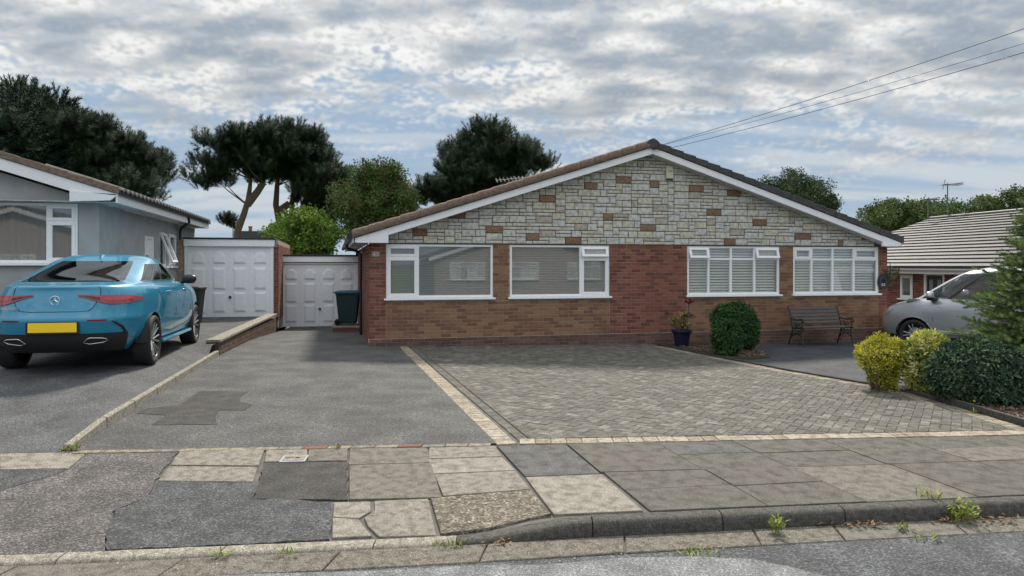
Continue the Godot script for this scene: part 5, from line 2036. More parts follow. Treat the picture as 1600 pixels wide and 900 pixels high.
func silver_van() -> void:
	var o := thing("silver_van", "silver van parked beyond the dark shrub and the fir branches", "van", Vector3(10.5, street(10.2) - 0.012, -16.06), 0.0)
	o.basis = Basis(Vector3.UP, deg_to_rad(130.0))
	var paint := plain(lin(0.46, 0.48, 0.50), 0.3, 0.55)
	paint.clearcoat_enabled = true
	paint.clearcoat = 0.8
	paint.clearcoat_roughness = 0.05
	var levels := [
		[0.200, -2.10, 2.08, 0.820, 5.0], [0.300, -2.18, 2.16, 0.870, 5.0], [0.450, -2.20, 2.20, 0.900, 5.0], [0.600, -2.20, 2.21, 0.912, 4.8], [0.720, -2.20, 2.19, 0.916, 4.6], [0.800, -2.20, 2.16, 0.918, 4.5], [0.880, -2.20, 2.09, 0.917, 4.3], [0.950, -2.20, 1.98, 0.914, 4.2], [1.000, -2.20, 1.86, 0.908, 4.1], [1.050, -2.20, 1.70, 0.900, 4.0], [1.090, -2.20, 1.54, 0.890, 4.0], [1.130, -2.19, 1.42, 0.880, 4.0], [1.200, -2.18, 1.31, 0.865, 4.2], [1.300, -2.16, 1.16, 0.840, 4.4], [1.400, -2.14, 1.00, 0.815, 4.6], [1.500, -2.11, 0.84, 0.790, 4.8], [1.600, -2.08, 0.67, 0.765, 5.0], [1.680, -2.05, 0.52, 0.740, 5.0], [1.740, -2.02, 0.38, 0.705, 5.0], [1.790, -1.97, 0.20, 0.640, 4.5], [1.820, -1.88, 0.02, 0.520, 4.0], [1.840, -1.75, -0.15, 0.300, 3.5], [1.845, -1.60, -0.30, 0.020, 3.0]]
	var rows := shell_rows(levels, [-1.33, 1.33], 0.375, 0.33)
	var nc: int = rows[0].size()
	var kind := func(i, j):
		var jj: int = j if j < 121 else nc - j - 1
		if i >= 11 and i < 17:
			if jj > 107:
				return "front"
			if jj >= 66 and jj < 104 and i < 17:
				if jj in [86, 87]:
					return "post"
				return "side"
			if jj < 13:
				return "rear"
		if i < 1:
			return "skirt"
		return "paint"
	var b := MB.new()
	b.grid(rows, true, false, func(i, j): return kind.call(i, j) == "paint" and rows[i][j].distance_to(rows[i + 1][j]) > 1e-4)
	put("body", b, paint, o)
	for e in [["front", "windscreen"], ["rear", "rear_window"], ["post", "window_post"], ["skirt", "lower_trim"]]:
		b = MB.new()
		b.grid(rows, true, false, func(i, j): return kind.call(i, j) == e[0] and rows[i][j].distance_to(rows[i + 1][j]) > 1e-4)
		put(e[1], b, mats.black_matt if e[0] in ["post", "skirt"] else mats.van_glass, o)
	for side in 2:
		b = MB.new()
		b.grid(rows, true, false, func(i, j): return kind.call(i, j) == "side" and (j < 121) == (side == 0))
		put("side_window", b, mats.van_glass, o)
	b = MB.new()
	b.bx(-2.0, 1.8, 0.22, 0.42, -0.6, 0.6)
	b.bx(-0.95, 0.95, 0.22, 0.5, -0.84, 0.84)
	for x in [-1.33, 1.33]:
		b.bx(x - 0.4, x + 0.4, 0.28, 0.8, -0.62, 0.62)
	put("underbody", b, mats.black_matt, o)
	b = MB.new()
	for z in [-0.40, 0.40]:
		b.bx(0.0, 0.5, 0.6, 0.78, z - 0.24, z + 0.24, 0.03)
		b.box(Transform3D(Basis(Vector3(0, 0, 1), 0.2), Vector3(-0.05, 1.1, z)), Vector3(0.15, 0.65, 0.46), 0.04)
		b.bx(-0.18, -0.08, 1.42, 1.58, z - 0.12, z + 0.12, 0.03)
	b.bx(1.0, 1.55, 0.7, 1.10, -0.75, 0.75, 0.04)
	b.bx(-2.1, -0.5, 0.42, 0.9, -0.8, 0.8)
	put("cabin", b, plain(lin(0.09, 0.10, 0.10), 0.8), o)
	var rim := plain(lin(0.03, 0.03, 0.032), 0.5, 0.2)
	var face := plain(lin(0.40, 0.41, 0.42), 0.35, 0.6)
	for x in [-1.33, 1.33]:
		for s in [-1.0, 1.0]:
			wheel(o, Vector3(x, 0.325, s * 0.79), 0.325, 0.21, s, 5, rim, face)
	for s in [-1.0, 1.0]:
		# headlamp swept back along the wing
		b = MB.new()
		var r2 := []
		for i in 4:
			var r := PackedVector3Array()
			for j in 12:
				var t := j / 11.0
				var y := lerpf(lerpf(0.70, 0.82, t), lerpf(0.80, 0.87, t), i / 3.0)
				var p := outline_point(level_at(levels, y), ["s", lerpf(0.93, 0.86, t)])
				r.append(Vector3(p.x + 0.006, p.y, s * (p.z + 0.006)))
			r2.append(r)
		b.grid(r2, false, s > 0.0)
		put("headlamp", b, plain(lin(0.30, 0.32, 0.34), 0.08, 0.2), o)
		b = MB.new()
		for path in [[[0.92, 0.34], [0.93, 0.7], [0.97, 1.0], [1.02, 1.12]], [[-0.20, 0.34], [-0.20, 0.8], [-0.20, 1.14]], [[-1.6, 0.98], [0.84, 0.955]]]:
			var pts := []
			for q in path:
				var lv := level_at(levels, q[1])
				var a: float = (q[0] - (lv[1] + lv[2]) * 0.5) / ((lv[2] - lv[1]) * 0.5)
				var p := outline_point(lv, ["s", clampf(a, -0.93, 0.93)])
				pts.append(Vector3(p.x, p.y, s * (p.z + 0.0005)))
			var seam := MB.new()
			seam.tube(pts, [0.005], 5)  # no groove in the shell: the black tube paints the gap's shade
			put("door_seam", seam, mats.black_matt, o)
		b = MB.new()
		b.bar(Vector3(-0.9, 0.40, s * 0.912), Vector3(0.9, 0.40, s * 0.912), 0.03, 0.07, 0.012)
		put("rubbing_strip", b, paint, o)
		b = MB.new()
		b.lathe(Transform3D(Basis(Vector3(0.075, 0, 0), Vector3(0, 0.095, 0), Vector3(0, 0, 0.12)), Vector3(0.93, 1.20, s * 1.03)), [[0.0, -0.5], [0.9, -0.45], [1.0, -0.1], [0.95, 0.5], [0.7, 0.9], [0.0, 1.0]], 18)
		put("mirror", b, paint, o)
		b = MB.new()
		b.tube([Vector3(0.92, 1.12, s * 0.86), Vector3(0.93, 1.14, s * 1.04)], [0.045], 8)
		b.bx(0.86, 1.0, 1.10, 1.155, s * 0.94 - 0.1, s * 0.94 + 0.19)
		put("mirror_arm", b, mats.black_matt, o)
	b = MB.new()
	for x in [-1.33, 1.33]:
		for s in [-1.0, 1.0]:
			var arc := []
			for q in 19:
				var a := PI * q / 18.0
				arc.append(PackedVector3Array([Vector3(x + 0.382 * cos(a), 0.33 + 0.382 * sin(a), s * 0.62), Vector3(x + 0.382 * cos(a), 0.33 + 0.382 * sin(a), s * 0.89)]))
			b.grid(arc)
	put("arch_liner", b, mats.black_matt, o)

# ------------------------------------------------------------------ edging, wall
func edging_and_wall() -> void:
	# concrete edging between the drives
	var eg := Node3D.new()
	eg.name = "drive_edging"
	add_child(eg)
	tag(eg, "low line of pale concrete edging between the two drives", "edging")
	var d := 6.63
	while d < 13.2:
		var l := minf(0.91, 13.28 - d)
		var b := MB.new()
		var a := Vector3(edge_x(d + 0.004) - 0.035, 0, -(d + 0.004))
		var c := Vector3(edge_x(d + l - 0.004) - 0.035, 0, -(d + l - 0.004))
		a.y = street(a.x) - 0.09 + 0.065 * smoothstep(6.4, 7.4, d)
		c.y = street(c.x) - 0.09 + 0.065 * smoothstep(6.4, 7.4, d + l)
		b.bar(a, c, 0.075, 0.24, 0.012)
		put("edging_stone", b, mats.kerb_pale, eg)
		d += l
	# edging along the paving on its right, and round the bed
	var e2 := Node3D.new()
	e2.name = "path_edging"
	add_child(e2)
	tag(e2, "thin dark edging along the right side of the block paving", "edging")
	var pts := [Vector2(3.24, 16.2), Vector2(3.88, 14.36), Vector2(4.68, 12.38), Vector2(5.45, 10.90), Vector2(5.60, 10.36), Vector2(5.65, 9.49), Vector2(5.68, 8.77), Vector2(5.71, 8.10), Vector2(6.0, 7.93)]
	for k in pts.size() - 1:
		var n := maxi(1, int(pts[k].distance_to(pts[k + 1]) / 0.6))
		for i in n:
			var p: Vector2 = pts[k].lerp(pts[k + 1], float(i) / n)
			var q: Vector2 = pts[k].lerp(pts[k + 1], (i + 1.0) / n - 0.006)
			var up := lerpf(0.0, 0.055, smoothstep(11.0, 9.6, p.y))
			var b := MB.new()
			b.bar(Vector3(p.x, street(p.x) - 0.06 + up, -p.y), Vector3(q.x, street(q.x) - 0.06 + up, -q.y), 0.045, 0.17, 0.006)
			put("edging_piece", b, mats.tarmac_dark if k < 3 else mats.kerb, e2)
	# low brick wall holding up the left drive
	var wl := thing("retaining_wall", "low dark brick wall with pale capping between the two drives", "wall", Vector3(-5.28, 0.06, -13.35), 0.0)
	var dir := Vector2(-6.2 + 5.28, 6.1)
	var long := dir.length()
	wl.rotation.y = atan2(dir.y, dir.x)
	# in its own axes x runs away from the camera and the right-hand drive lies towards +z
	var b := MB.new()
	b.bx(0.01, long - 0.01, -0.25, 0.245, -0.215, -0.008)
	put("core", b, mats.mortar_dark, wl)
	var one := MB.new()
	one.bx(-0.1075, 0.1075, -0.0325, 0.0325, -0.01, 0.012, 0.004)
	var om := one.mesh()
	var dark := []
	for k in 3:
		var c: Array = [[0.13, 0.085, 0.07], [0.10, 0.072, 0.062], [0.155, 0.10, 0.08]][k]
		dark.append(mat(lin(c[0], c[1], c[2]), 0.9, tex.grain, 0.25, tex.stain, 0.8, tex.fine_n, 0.8))
	for r in 6:
		var x := 0.11 + (0.1125 if r % 2 else 0.0)
		while x < long - 0.1:
			put("brick", om, dark[rng.randi_range(0, 2)], wl, Transform3D(Basis(), Vector3(x, 0.215 - r * 0.075, -0.010 + rng.randf_range(-0.002, 0.002))))
			x += 0.225
		if r < 4:
			put("brick", om, dark[rng.randi_range(0, 2)], wl, Transform3D(Basis(Vector3.UP, -PI / 2), Vector3(0.01, 0.215 - r * 0.075, -0.112)))
	var x := -0.02
	while x < long - 0.1:
		var q := MB.new()
		q.bx(x + 0.003, x + 0.437, 0.25, 0.30, -0.232, 0.022, 0.006)
		put("capping", q, mats.kerb_pale, wl, Transform3D(Basis(Vector3(0, 0, 1), 0.012), Vector3(0, 0, 0)))
		x += 0.44

# ------------------------------------------------------------------ bins, bench, pot
func wheelie_bin(label: String, at: Vector3, turn: float, body: Material, lid: Material, s := 1.0) -> void:
	var o := thing("wheelie_bin", label, "bin", at, turn, "wheeled bins")
	o.scale = Vector3(s, s, s)
	var b := MB.new()
	var rows := []
	for e in [[0.06, 0.20, 0.24], [0.09, 0.215, 0.26], [0.5, 0.24, 0.30], [0.86, 0.26, 0.335], [0.93, 0.265, 0.345], [0.94, 0.285, 0.365], [0.985, 0.285, 0.365]]:
		var r := PackedVector3Array()
		for k in 32:
			var a := TAU * k / 32.0
			r.append(Vector3(e[1] * signf(cos(a)) * pow(absf(cos(a)), 0.28), e[0], e[2] * signf(sin(a)) * pow(absf(sin(a)), 0.28)))
		rows.append(r)
	b.grid(rows, true, true)
	b.bx(-0.2, 0.2, 0.055, 0.065, -0.24, 0.24)
	put("body", b, body, o)
	b = MB.new()
	rows = []
	for e in [[0.975, 0.295, 0.375, 0.0], [1.005, 0.295, 0.375, 0.0], [1.03, 0.275, 0.35, 0.0], [1.045, 0.20, 0.26, 0.0], [1.05, 0.02, 0.02, 0.0]]:
		var r := PackedVector3Array()
		for k in 32:
			var a := TAU * k / 32.0
			r.append(Vector3(e[1] * signf(cos(a)) * pow(absf(cos(a)), 0.28), e[0], e[2] * signf(sin(a)) * pow(absf(sin(a)), 0.28)))
		rows.append(r)
	b.grid(rows, true, true)
	put("lid", b, lid, o)
	b = MB.new()
	b.tube([Vector3(-0.22, 0.99, -0.40), Vector3(0.22, 0.99, -0.40)], [0.018], 8)
	put("handle", b, lid, o)
	for x in [-0.24, 0.24]:
		b = MB.new()
		b.lathe(Transform3D(Basis(Vector3(0, 1, 0), Vector3(1, 0, 0), Vector3(0, 0, -1)), Vector3(x, 0.10, -0.27)), [[0.0, -0.025], [0.09, -0.025], [0.10, -0.012], [0.10, 0.012], [0.09, 0.025], [0.0, 0.025]], 20)
		put("wheel", b, mats.black_matt, o)

func small_things() -> void:
	# doorstep and bin beside the flank
	var st := thing("doorstep", "brick doorstep with a pale slab under the green bin", "step", Vector3(-4.52, drive_h(-4.5, 20.2), -20.1), YAW)
	var b := MB.new()
	b.bx(-0.36, 0.36, 0.12, 0.17, -0.62, 0.44, 0.006)
	put("slab", b, mats.slab0, st)
	b = MB.new()
	b.bx(-0.34, 0.34, -0.1, 0.118, -0.6, 0.42)
	put("riser", b, mats.red1, st)
	wheelie_bin("dark green wheeled bin with blue lid beside the bungalow's side door", Vector3(-4.48, drive_h(-4.5, 20.2) + 0.172, -20.2), YAW + 80.0, mats.bin_green, mats.bin_lid, 0.9)
	wheelie_bin("dark green bin with black lid, left of two by the grey bungalow", Vector3(-8.05, left_h(-7.9, 17.8), -18.0), YAW + 60.0, mats.bin_dark, mats.black_matt, 0.88)
	wheelie_bin("dark green bin with black lid just ahead of the car mirror", Vector3(-7.52, left_h(-7.5, 17.2), -17.25), YAW + 78.0, mats.bin_dark, mats.black_matt, 0.88)
	bench()
	# pot
	var px := 3.66
	var pd := 15.95
	var pot := thing("plant_pot", "tapered dark blue pot against the red brick wall", "pot", Vector3(px, street(px), -pd))
	b = MB.new()
	b.lathe(Transform3D(), [[0.0, 0.0], [0.135, 0.0], [0.14, 0.015], [0.185, 0.30], [0.215, 0.305], [0.22, 0.36], [0.20, 0.365], [0.185, 0.33], [0.0, 0.33]], 28)
	put("body", b, mat(lin(0.012, 0.018, 0.045), 0.35, tex.grain, 0.5), pot)
	var pl := thing("pot_plant", "straggly pale green plant growing in the blue pot", "plant", Vector3(px - 0.02, street(px) + 0.33, -pd))
	b = MB.new()
	var lb := MB.new()
	var r := RandomNumberGenerator.new()
	r.seed = 3
	for k in 22:
		var a := r.randf() * TAU
		var lean := r.randf_range(0.06, 0.24)
		var h := r.randf_range(0.12, 0.40)
		var base := Vector3(cos(a) * 0.05, 0, sin(a) * 0.05)
		var mid := base + Vector3(cos(a) * lean * 0.5, h * 0.6, sin(a) * lean * 0.5)
		var tip := base + Vector3(cos(a) * lean - 0.05, h, sin(a) * lean)
		b.tube([base, mid, tip], [0.006, 0.005, 0.003], 5)
		for q in 9:
			lb.col = Color(0.22, 0.24, 0.06) if r.randf() < 0.4 else Color(0.13, 0.17, 0.06)
			leaf(lb, base.lerp(tip, r.randf_range(0.3, 1.0)) + Vector3(r.randf_range(-0.03, 0.03), 0.02, r.randf_range(-0.03, 0.03)), Vector3(r.randf_range(-1, 1), r.randf_range(-0.1, 0.9), r.randf_range(-1, 1)).normalized(), 0.075, 0.02)
	put("stem", b, mats.bark, pl)
	put("leaves", lb, leaf_mat(0.3), pl)
	var rose := thing("metal_rose", "tall rusty red metal rose ornament standing in the blue pot", "ornament", Vector3(px + 0.12, street(px) + 0.33, -pd + 0.02))
	b = MB.new()
	b.tube([Vector3(0, 0, 0), Vector3(0.01, 0.3, 0), Vector3(0.03, 0.60, 0.02)], [0.009], 6)
	put("stem", b, plain(lin(0.05, 0.06, 0.04), 0.6), rose)
	for side in [-1.0, 1.0]:
		b = MB.new()
		leaf(b, Vector3(0.01, 0.30, 0), Vector3(side * 0.8, 0.5, 0.2).normalized(), 0.17, 0.075)
		put("leaf", b, plain(lin(0.06, 0.08, 0.05), 0.6), rose)
	for k in 9:
		b = MB.new()
		var a := TAU * k / 9.0 + (0.3 if k % 2 else 0.0)
		var rad := 0.12 if k % 2 else 0.075
		var rows := []
		for i in 4:
			var rr := PackedVector3Array()
			for j in 7:
				var w := (j - 3) / 3.0
				var out := rad * (i / 3.0)
				var aa := a + w * 0.45
				rr.append(Vector3(0.03 + cos(aa) * out, 0.60 + 0.09 * pow(i / 3.0, 0.7) * (0.7 if k % 2 else 1.1) - 0.02 * w * w, 0.02 + sin(aa) * out))
			rows.append(rr)
		b.grid(rows)
		put("petal", b, plain(lin(0.24, 0.025, 0.03), 0.5), rose)
	# hanging basket at the far corner
	var hb := thing("hanging_basket", "trailing hanging basket on the far right corner of the brick pier", "hanging basket", Vector3(9.27, 1.48, -18.12))
	b = MB.new()
	b.lathe(Transform3D(), [[0.0, -0.16], [0.10, -0.13], [0.15, -0.04], [0.16, 0.0], [0.0, 0.0]], 18)
	put("basket", b, mats.bark, hb)
	b = MB.new()
	b.tube([Vector3(-0.16, 0.28, 0.0), Vector3(0.0, 0.30, 0), Vector3(0.0, 0.0, 0)], [0.008], 5)
	put("bracket", b, mats.iron, hb)
	scatter(hb, "foliage", [[Vector3(0, 0.02, 0), Vector3(0.22, 0.15, 0.2)]], 90, leaf_clump("small", 10, 0.05, 0.02), 0.8, 1.3, leaf_mat(0.3), [Color(0.06, 0.09, 0.03), Color(0.13, 0.14, 0.05), Color(0.22, 0.16, 0.12)], 2, 0.4)

func bench() -> void:
	var o := thing("garden_bench", "dark slatted garden bench with cast iron ends under the window", "bench", Vector3(7.03, street(7.03), -16.78), YAW)
	# local z points to the front
	var w := 0.62
	for k in 5:
		var b := MB.new()
		var y := 0.50 + k * 0.078
		var z := -0.20 - k * 0.028
		b.box(Transform3D(Basis(Vector3(1, 0, 0), -0.34), Vector3(0, y, z)), Vector3(w * 2.0, 0.062, 0.022), 0.005)
		put("back_slat", b, mats.bench_slat, o)
	for k in 5:
		var b := MB.new()
		b.box(Transform3D(Basis(Vector3(1, 0, 0), 0.05), Vector3(0, 0.405 + k * 0.002, -0.14 + k * 0.075)), Vector3(w * 2.0, 0.022, 0.06), 0.005)
		put("seat_slat", b, mats.bench_slat, o)
	for s in [-1.0, 1.0]:
		var x: float = s * (w + 0.018)
		var b := MB.new()
		var f := func(pts: Array, rr: float):
			var v := []
			for p in pts:
				v.append(Vector3(x, p[1], p[0]))
			b.tube(v, [rr], 7)
		f.call([[-0.30, 0.0], [-0.25, 0.12], [-0.17, 0.30], [-0.16, 0.40], [-0.20, 0.52], [-0.25, 0.68], [-0.31, 0.84], [-0.34, 0.86]], 0.017)
		f.call([[0.26, 0.0], [0.22, 0.10], [0.17, 0.26], [0.17, 0.38]], 0.017)
		f.call([[-0.17, 0.38], [0.0, 0.385], [0.20, 0.40], [0.25, 0.39]], 0.016)
		f.call([[-0.22, 0.60], [-0.10, 0.585], [0.05, 0.575], [0.17, 0.60], [0.24, 0.585], [0.25, 0.54], [0.20, 0.525]], 0.016)
		f.call([[0.17, 0.40], [0.20, 0.46], [0.16, 0.52], [0.18, 0.58]], 0.013)
		# scrolls
		for c in [[-0.06, 0.485, 0.055], [0.07, 0.48, 0.05], [-0.07, 0.30, 0.06], [0.07, 0.30, 0.055], [0.0, 0.44, 0.03]]:
			var ring := []
			for k in 15:
				var a: float = TAU * k / 13.0
				var rr: float = c[2] * (1.0 - 0.04 * k)
				ring.append([c[0] + rr * cos(a), c[1] + rr * sin(a)])
			f.call(ring, 0.009)
		f.call([[-0.20, 0.18], [-0.10, 0.24], [0.0, 0.26], [0.10, 0.24], [0.20, 0.17]], 0.011)
		put("iron_end", b, mats.iron, o)

# ------------------------------------------------------------------ foliage
func leaf(b: MB, at: Vector3, dir: Vector3, long: float, wide: float) -> void:
	var side := dir.cross(Vector3.UP)
	if side.length() < 0.05:
		side = Vector3.RIGHT
	side = side.normalized()
	var up := side.cross(dir).normalized()
	var m := at + dir * long * 0.45 - up * wide * 0.18
	var tip := at + dir * long
	var l := at + dir * long * 0.42 + side * wide + up * wide * 0.25
	var r := at + dir * long * 0.42 - side * wide + up * wide * 0.25
	b.tri(at, m, l)
	b.tri(m, tip, l)
	b.tri(at, r, m)
	b.tri(r, tip, m)

func leaf_clump(key: String, n: int, rad: float, size: float, up := 0.35) -> ArrayMesh:
	var r := RandomNumberGenerator.new()
	r.seed = key.hash()
	var b := MB.new()
	for k in n:
		var d := Vector3(r.randf_range(-1, 1), r.randf_range(-1, 1) + up, r.randf_range(-1, 1)).normalized()
		var v := r.randf_range(0.7, 1.2)
		b.col = Color(v, v, v)
		leaf(b, d * rad * r.randf_range(0.2, 1.0), (d + Vector3(r.randf_range(-0.6, 0.6), r.randf_range(-0.4, 0.6), r.randf_range(-0.6, 0.6))).normalized(), size * r.randf_range(1.5, 2.3), size * r.randf_range(0.45, 0.65))
	return b.mesh()

# a pine shoot: needles standing round a short stem that points along +y
func needle_tuft(key: String, n: int, long: float, needle: float, wide: float, spread := 1.0) -> ArrayMesh:
	var r := RandomNumberGenerator.new()
	r.seed = key.hash()
	var b := MB.new()
	for k in n:
		var t := r.randf()
		var a := r.randf() * TAU
		var out := Vector3(cos(a), 0, sin(a))
		var at := Vector3(0, t * long, 0)
		var dir := (out * spread + Vector3.UP * r.randf_range(0.35, 1.0)).normalized()
		var side := dir.cross(Vector3.UP).normalized() * wide * 0.5
		var v := r.randf_range(0.75, 1.25)
		b.col = Color(v, v, v)
		var tip := at + dir * needle * r.randf_range(0.7, 1.15)
		b.tri(at - side, at + side, tip)
	return b.mesh()

func scatter(parent: Node3D, called: String, blobs: Array, count: int, mesh: Mesh, s0: float, s1: float, m: Material, tints: Array, seed_: int, inner := 0.55, upward := 0.5) -> void:
	var r := RandomNumberGenerator.new()
	r.seed = seed_
	var mm := MultiMesh.new()
	mm.transform_format = MultiMesh.TRANSFORM_3D
	mm.use_colors = true
	mm.mesh = mesh
	mm.instance_count = count
	var total := 0.0
	for b in blobs:
		total += pow(b[1].x * b[1].y * b[1].z, 0.67)
	for k in count:
		var t := r.randf() * total
		var blob: Array = blobs[0]
		for b in blobs:
			t -= pow(b[1].x * b[1].y * b[1].z, 0.67)
			blob = b
			if t <= 0.0:
				break
		var d := Vector3(r.randfn(), r.randfn(), r.randfn()).normalized()
		var rad := lerpf(inner, 1.0, pow(r.randf(), 0.5)) * (r.randf_range(0.9, 1.06) if r.randf() > 0.06 else r.randf_range(1.04, 1.2))
		var p: Vector3 = blob[0] + d * blob[1] * rad
		var axis := (d + Vector3.UP * upward + Vector3(r.randfn(), r.randfn(), r.randfn()) * 0.3).normalized()
		var s := r.randf_range(s0, s1)
		mm.set_instance_transform(k, Transform3D(aim(axis, r.randf() * TAU).scaled(Vector3(s, s, s)), p))
		var c: Color = tints[r.randi_range(0, tints.size() - 1)]
		var v := r.randf_range(0.8, 1.2)
		mm.set_instance_color(k, Color(c.r * v, c.g * v, c.b * v))
	var o := MultiMeshInstance3D.new()
	o.name = called
	o.multimesh = mm
	o.material_override = m
	parent.add_child(o, true)
	stuff(o)

func aim(y: Vector3, spin: float) -> Basis:
	var x := y.cross(Vector3(0.31, 0.2, 0.93)).normalized()
	return Basis(x, y, x.cross(y)) * Basis(Vector3.UP, spin)

func shrub(called: String, label: String, at: Vector3, blobs: Array, count: int, mesh: Mesh, s0: float, s1: float, tints: Array, seed_: int, inner := 0.72) -> Node3D:
	var o := thing(called, label, "shrub", at)
	var r := RandomNumberGenerator.new()
	r.seed = seed_ + 100
	var b := MB.new()
	for blob in blobs:
		for k in 16:
			var d := Vector3(r.randfn(), absf(r.randfn()) * 0.8, r.randfn()).normalized()
			var tip: Vector3 = blob[0] + d * blob[1] * 0.85
			var base := Vector3(blob[0].x * 0.6 + r.randf_range(-0.08, 0.08), 0, blob[0].z * 0.6 + r.randf_range(-0.08, 0.08))
			b.tube([base, base.lerp(tip, 0.5) + Vector3(r.randfn(), 0, r.randfn()) * 0.04, tip], [0.012, 0.008, 0.004], 5)
	put("stem", b, mats.bark, o)
	scatter(o, "foliage", blobs, count, mesh, s0, s1, leaf_mat(0.35), tints, seed_, inner, 0.4)
	return o

func planting() -> void:
	var fine := leaf_clump("fine", 14, 0.075, 0.024)
	var mid := leaf_clump("mid", 13, 0.09, 0.034)
	# clipped shrub of two lumps beside the pot
	var hx := 4.45
	var hd := 15.1
	shrub("clipped_shrub", "clipped dark green shrub in two lumps against the brick wall", Vector3(hx, street(hx), -hd), [[Vector3(0.20, 0.60, -0.15), Vector3(0.36, 0.36, 0.38)], [Vector3(0.27, 0.36, -0.15), Vector3(0.31, 0.34, 0.34)], [Vector3(-0.24, 0.38, 0.62), Vector3(0.26, 0.27, 0.25)], [Vector3(-0.24, 0.20, 0.62), Vector3(0.24, 0.20, 0.24)], [Vector3(-0.04, 0.66, -0.15), Vector3(0.26, 0.28, 0.30)], [Vector3(0.36, 0.52, -0.1), Vector3(0.22, 0.24, 0.25)]], 2600, fine, 0.75, 1.25, [Color(0.045, 0.10, 0.035), Color(0.06, 0.125, 0.04), Color(0.035, 0.08, 0.03)], 12, 0.8)
	# golden shrub
	var yx := 5.33
	shrub("golden_shrub", "bright yellow shrub with bare lower stems at the corner of the paving", Vector3(yx, street(yx), -10.62), [[Vector3(-0.02, 0.52, 0), Vector3(0.33, 0.24, 0.32)], [Vector3(-0.16, 0.46, 0.08), Vector3(0.20, 0.18, 0.2)], [Vector3(0.16, 0.48, 0.03), Vector3(0.19, 0.18, 0.2)], [Vector3(0.0, 0.26, 0), Vector3(0.20, 0.22, 0.2)], [Vector3(0.02, 0.10, 0), Vector3(0.12, 0.12, 0.12)]], 1150, leaf_clump("gold", 12, 0.06, 0.022), 0.75, 1.2, [Color(0.60, 0.55, 0.07), Color(0.50, 0.47, 0.06), Color(0.68, 0.64, 0.17), Color(0.32, 0.34, 0.06)], 5, 0.5)
	# variegated shrub and its big dark neighbour
	var vx := 5.93
	shrub("variegated_shrub", "pale yellow and green shrub between the golden shrub and the dark one", Vector3(vx, street(vx) + 0.03, -10.35), [[Vector3(-0.08, 0.36, 0.0), Vector3(0.32, 0.40, 0.3)], [Vector3(-0.1, 0.6, 0.0), Vector3(0.24, 0.18, 0.22)], [Vector3(-0.02, 0.15, 0.05), Vector3(0.26, 0.2, 0.26)]], 900, mid, 0.6, 1.0, [Color(0.60, 0.58, 0.16), Color(0.68, 0.64, 0.28), Color(0.24, 0.32, 0.09), Color(0.42, 0.44, 0.12)], 6, 0.7)
	var dx := 6.12
	shrub("dark_shrub", "large glossy dark green shrub in the bed in front of the silver van", Vector3(dx, street(dx) + 0.03, -9.72), [[Vector3(0.0, 0.34, 0), Vector3(0.56, 0.36, 0.5)], [Vector3(-0.34, 0.34, 0.1), Vector3(0.32, 0.32, 0.36)], [Vector3(0.40, 0.30, 0.05), Vector3(0.36, 0.32, 0.42)], [Vector3(0.05, 0.57, -0.05), Vector3(0.38, 0.19, 0.36)], [Vector3(-0.24, 0.55, 0.0), Vector3(0.20, 0.17, 0.25)], [Vector3(0.32, 0.5, 0.0), Vector3(0.22, 0.18, 0.25)], [Vector3(0.1, 0.16, 0.1), Vector3(0.54, 0.2, 0.44)]], 3000, fine, 0.7, 1.2, [Color(0.045, 0.085, 0.05), Color(0.06, 0.11, 0.06), Color(0.11, 0.16, 0.085), Color(0.035, 0.07, 0.045)], 7, 0.72)
	var lx := 7.45
	shrub("lime_shrub", "small lime green shrub at the right edge behind the dark one", Vector3(lx, street(lx) + 0.03, -10.4), [[Vector3(0, 0.26, 0), Vector3(0.42, 0.27, 0.4)], [Vector3(0.15, 0.34, 0), Vector3(0.34, 0.22, 0.3)]], 900, mid, 0.6, 1.0, [Color(0.20, 0.34, 0.05), Color(0.26, 0.40, 0.06), Color(0.12, 0.22, 0.04)], 8, 0.7)
	# bark mulch on the beds
	for bed in [["bark_mulch", "brown bark chips covering the bed under the dark shrub", poly([5.75, 8.15, 6.3, 8.05, 9.5, 8.6, 10, 11.5, 7.4, 11.3, 6.2, 10.6, 5.62, 10.7, 5.72, 9.5]), 2600], ["bark_mulch", "brown bark chips round the foot of the clipped shrub", poly([3.5, 15.7, 3.95, 14.45, 4.5, 14.0, 4.95, 14.25, 5.05, 14.9, 4.6, 15.9]), 500]]:
		var mm := MultiMesh.new()
		var chip := MB.new()
		chip.box(Transform3D(), Vector3(0.045, 0.008, 0.018), 0.003)
		mm.transform_format = MultiMesh.TRANSFORM_3D
		mm.use_colors = true
		mm.mesh = chip.mesh()
		mm.instance_count = bed[3]
		var n := 0
		while n < bed[3]:
			var p := Vector2(rng.randf_range(3.3, 10), rng.randf_range(7.9, 16.0))
			if not Geometry2D.is_point_in_polygon(p, bed[2]):
				continue
			mm.set_instance_transform(n, Transform3D(Basis.from_euler(Vector3(rng.randf_range(-0.4, 0.4), rng.randf() * TAU, rng.randf_range(-0.4, 0.4))).scaled(Vector3.ONE * rng.randf_range(0.6, 1.4)), Vector3(p.x, street(p.x) + 0.036 + rng.randf() * 0.012, -p.y)))
			var v := rng.randf_range(0.5, 1.3)
			mm.set_instance_color(n, Color(0.19 * v, 0.13 * v, 0.09 * v))
			n += 1
		var mo := MultiMeshInstance3D.new()
		mo.name = numbered(bed[0])
		mo.multimesh = mm
		mo.material_override = mat(Color.WHITE, 0.95, null, 1.0, null, 1.0, null, 1.0, true)
		add_child(mo)
		stuff(mo)
		tag(mo, bed[1], "mulch")
	var dn := thing("dandelion", "single small yellow flower at the edge of the bed", "flower", Vector3(5.80, street(5.8) + 0.03, -9.28))
	var b := MB.new()
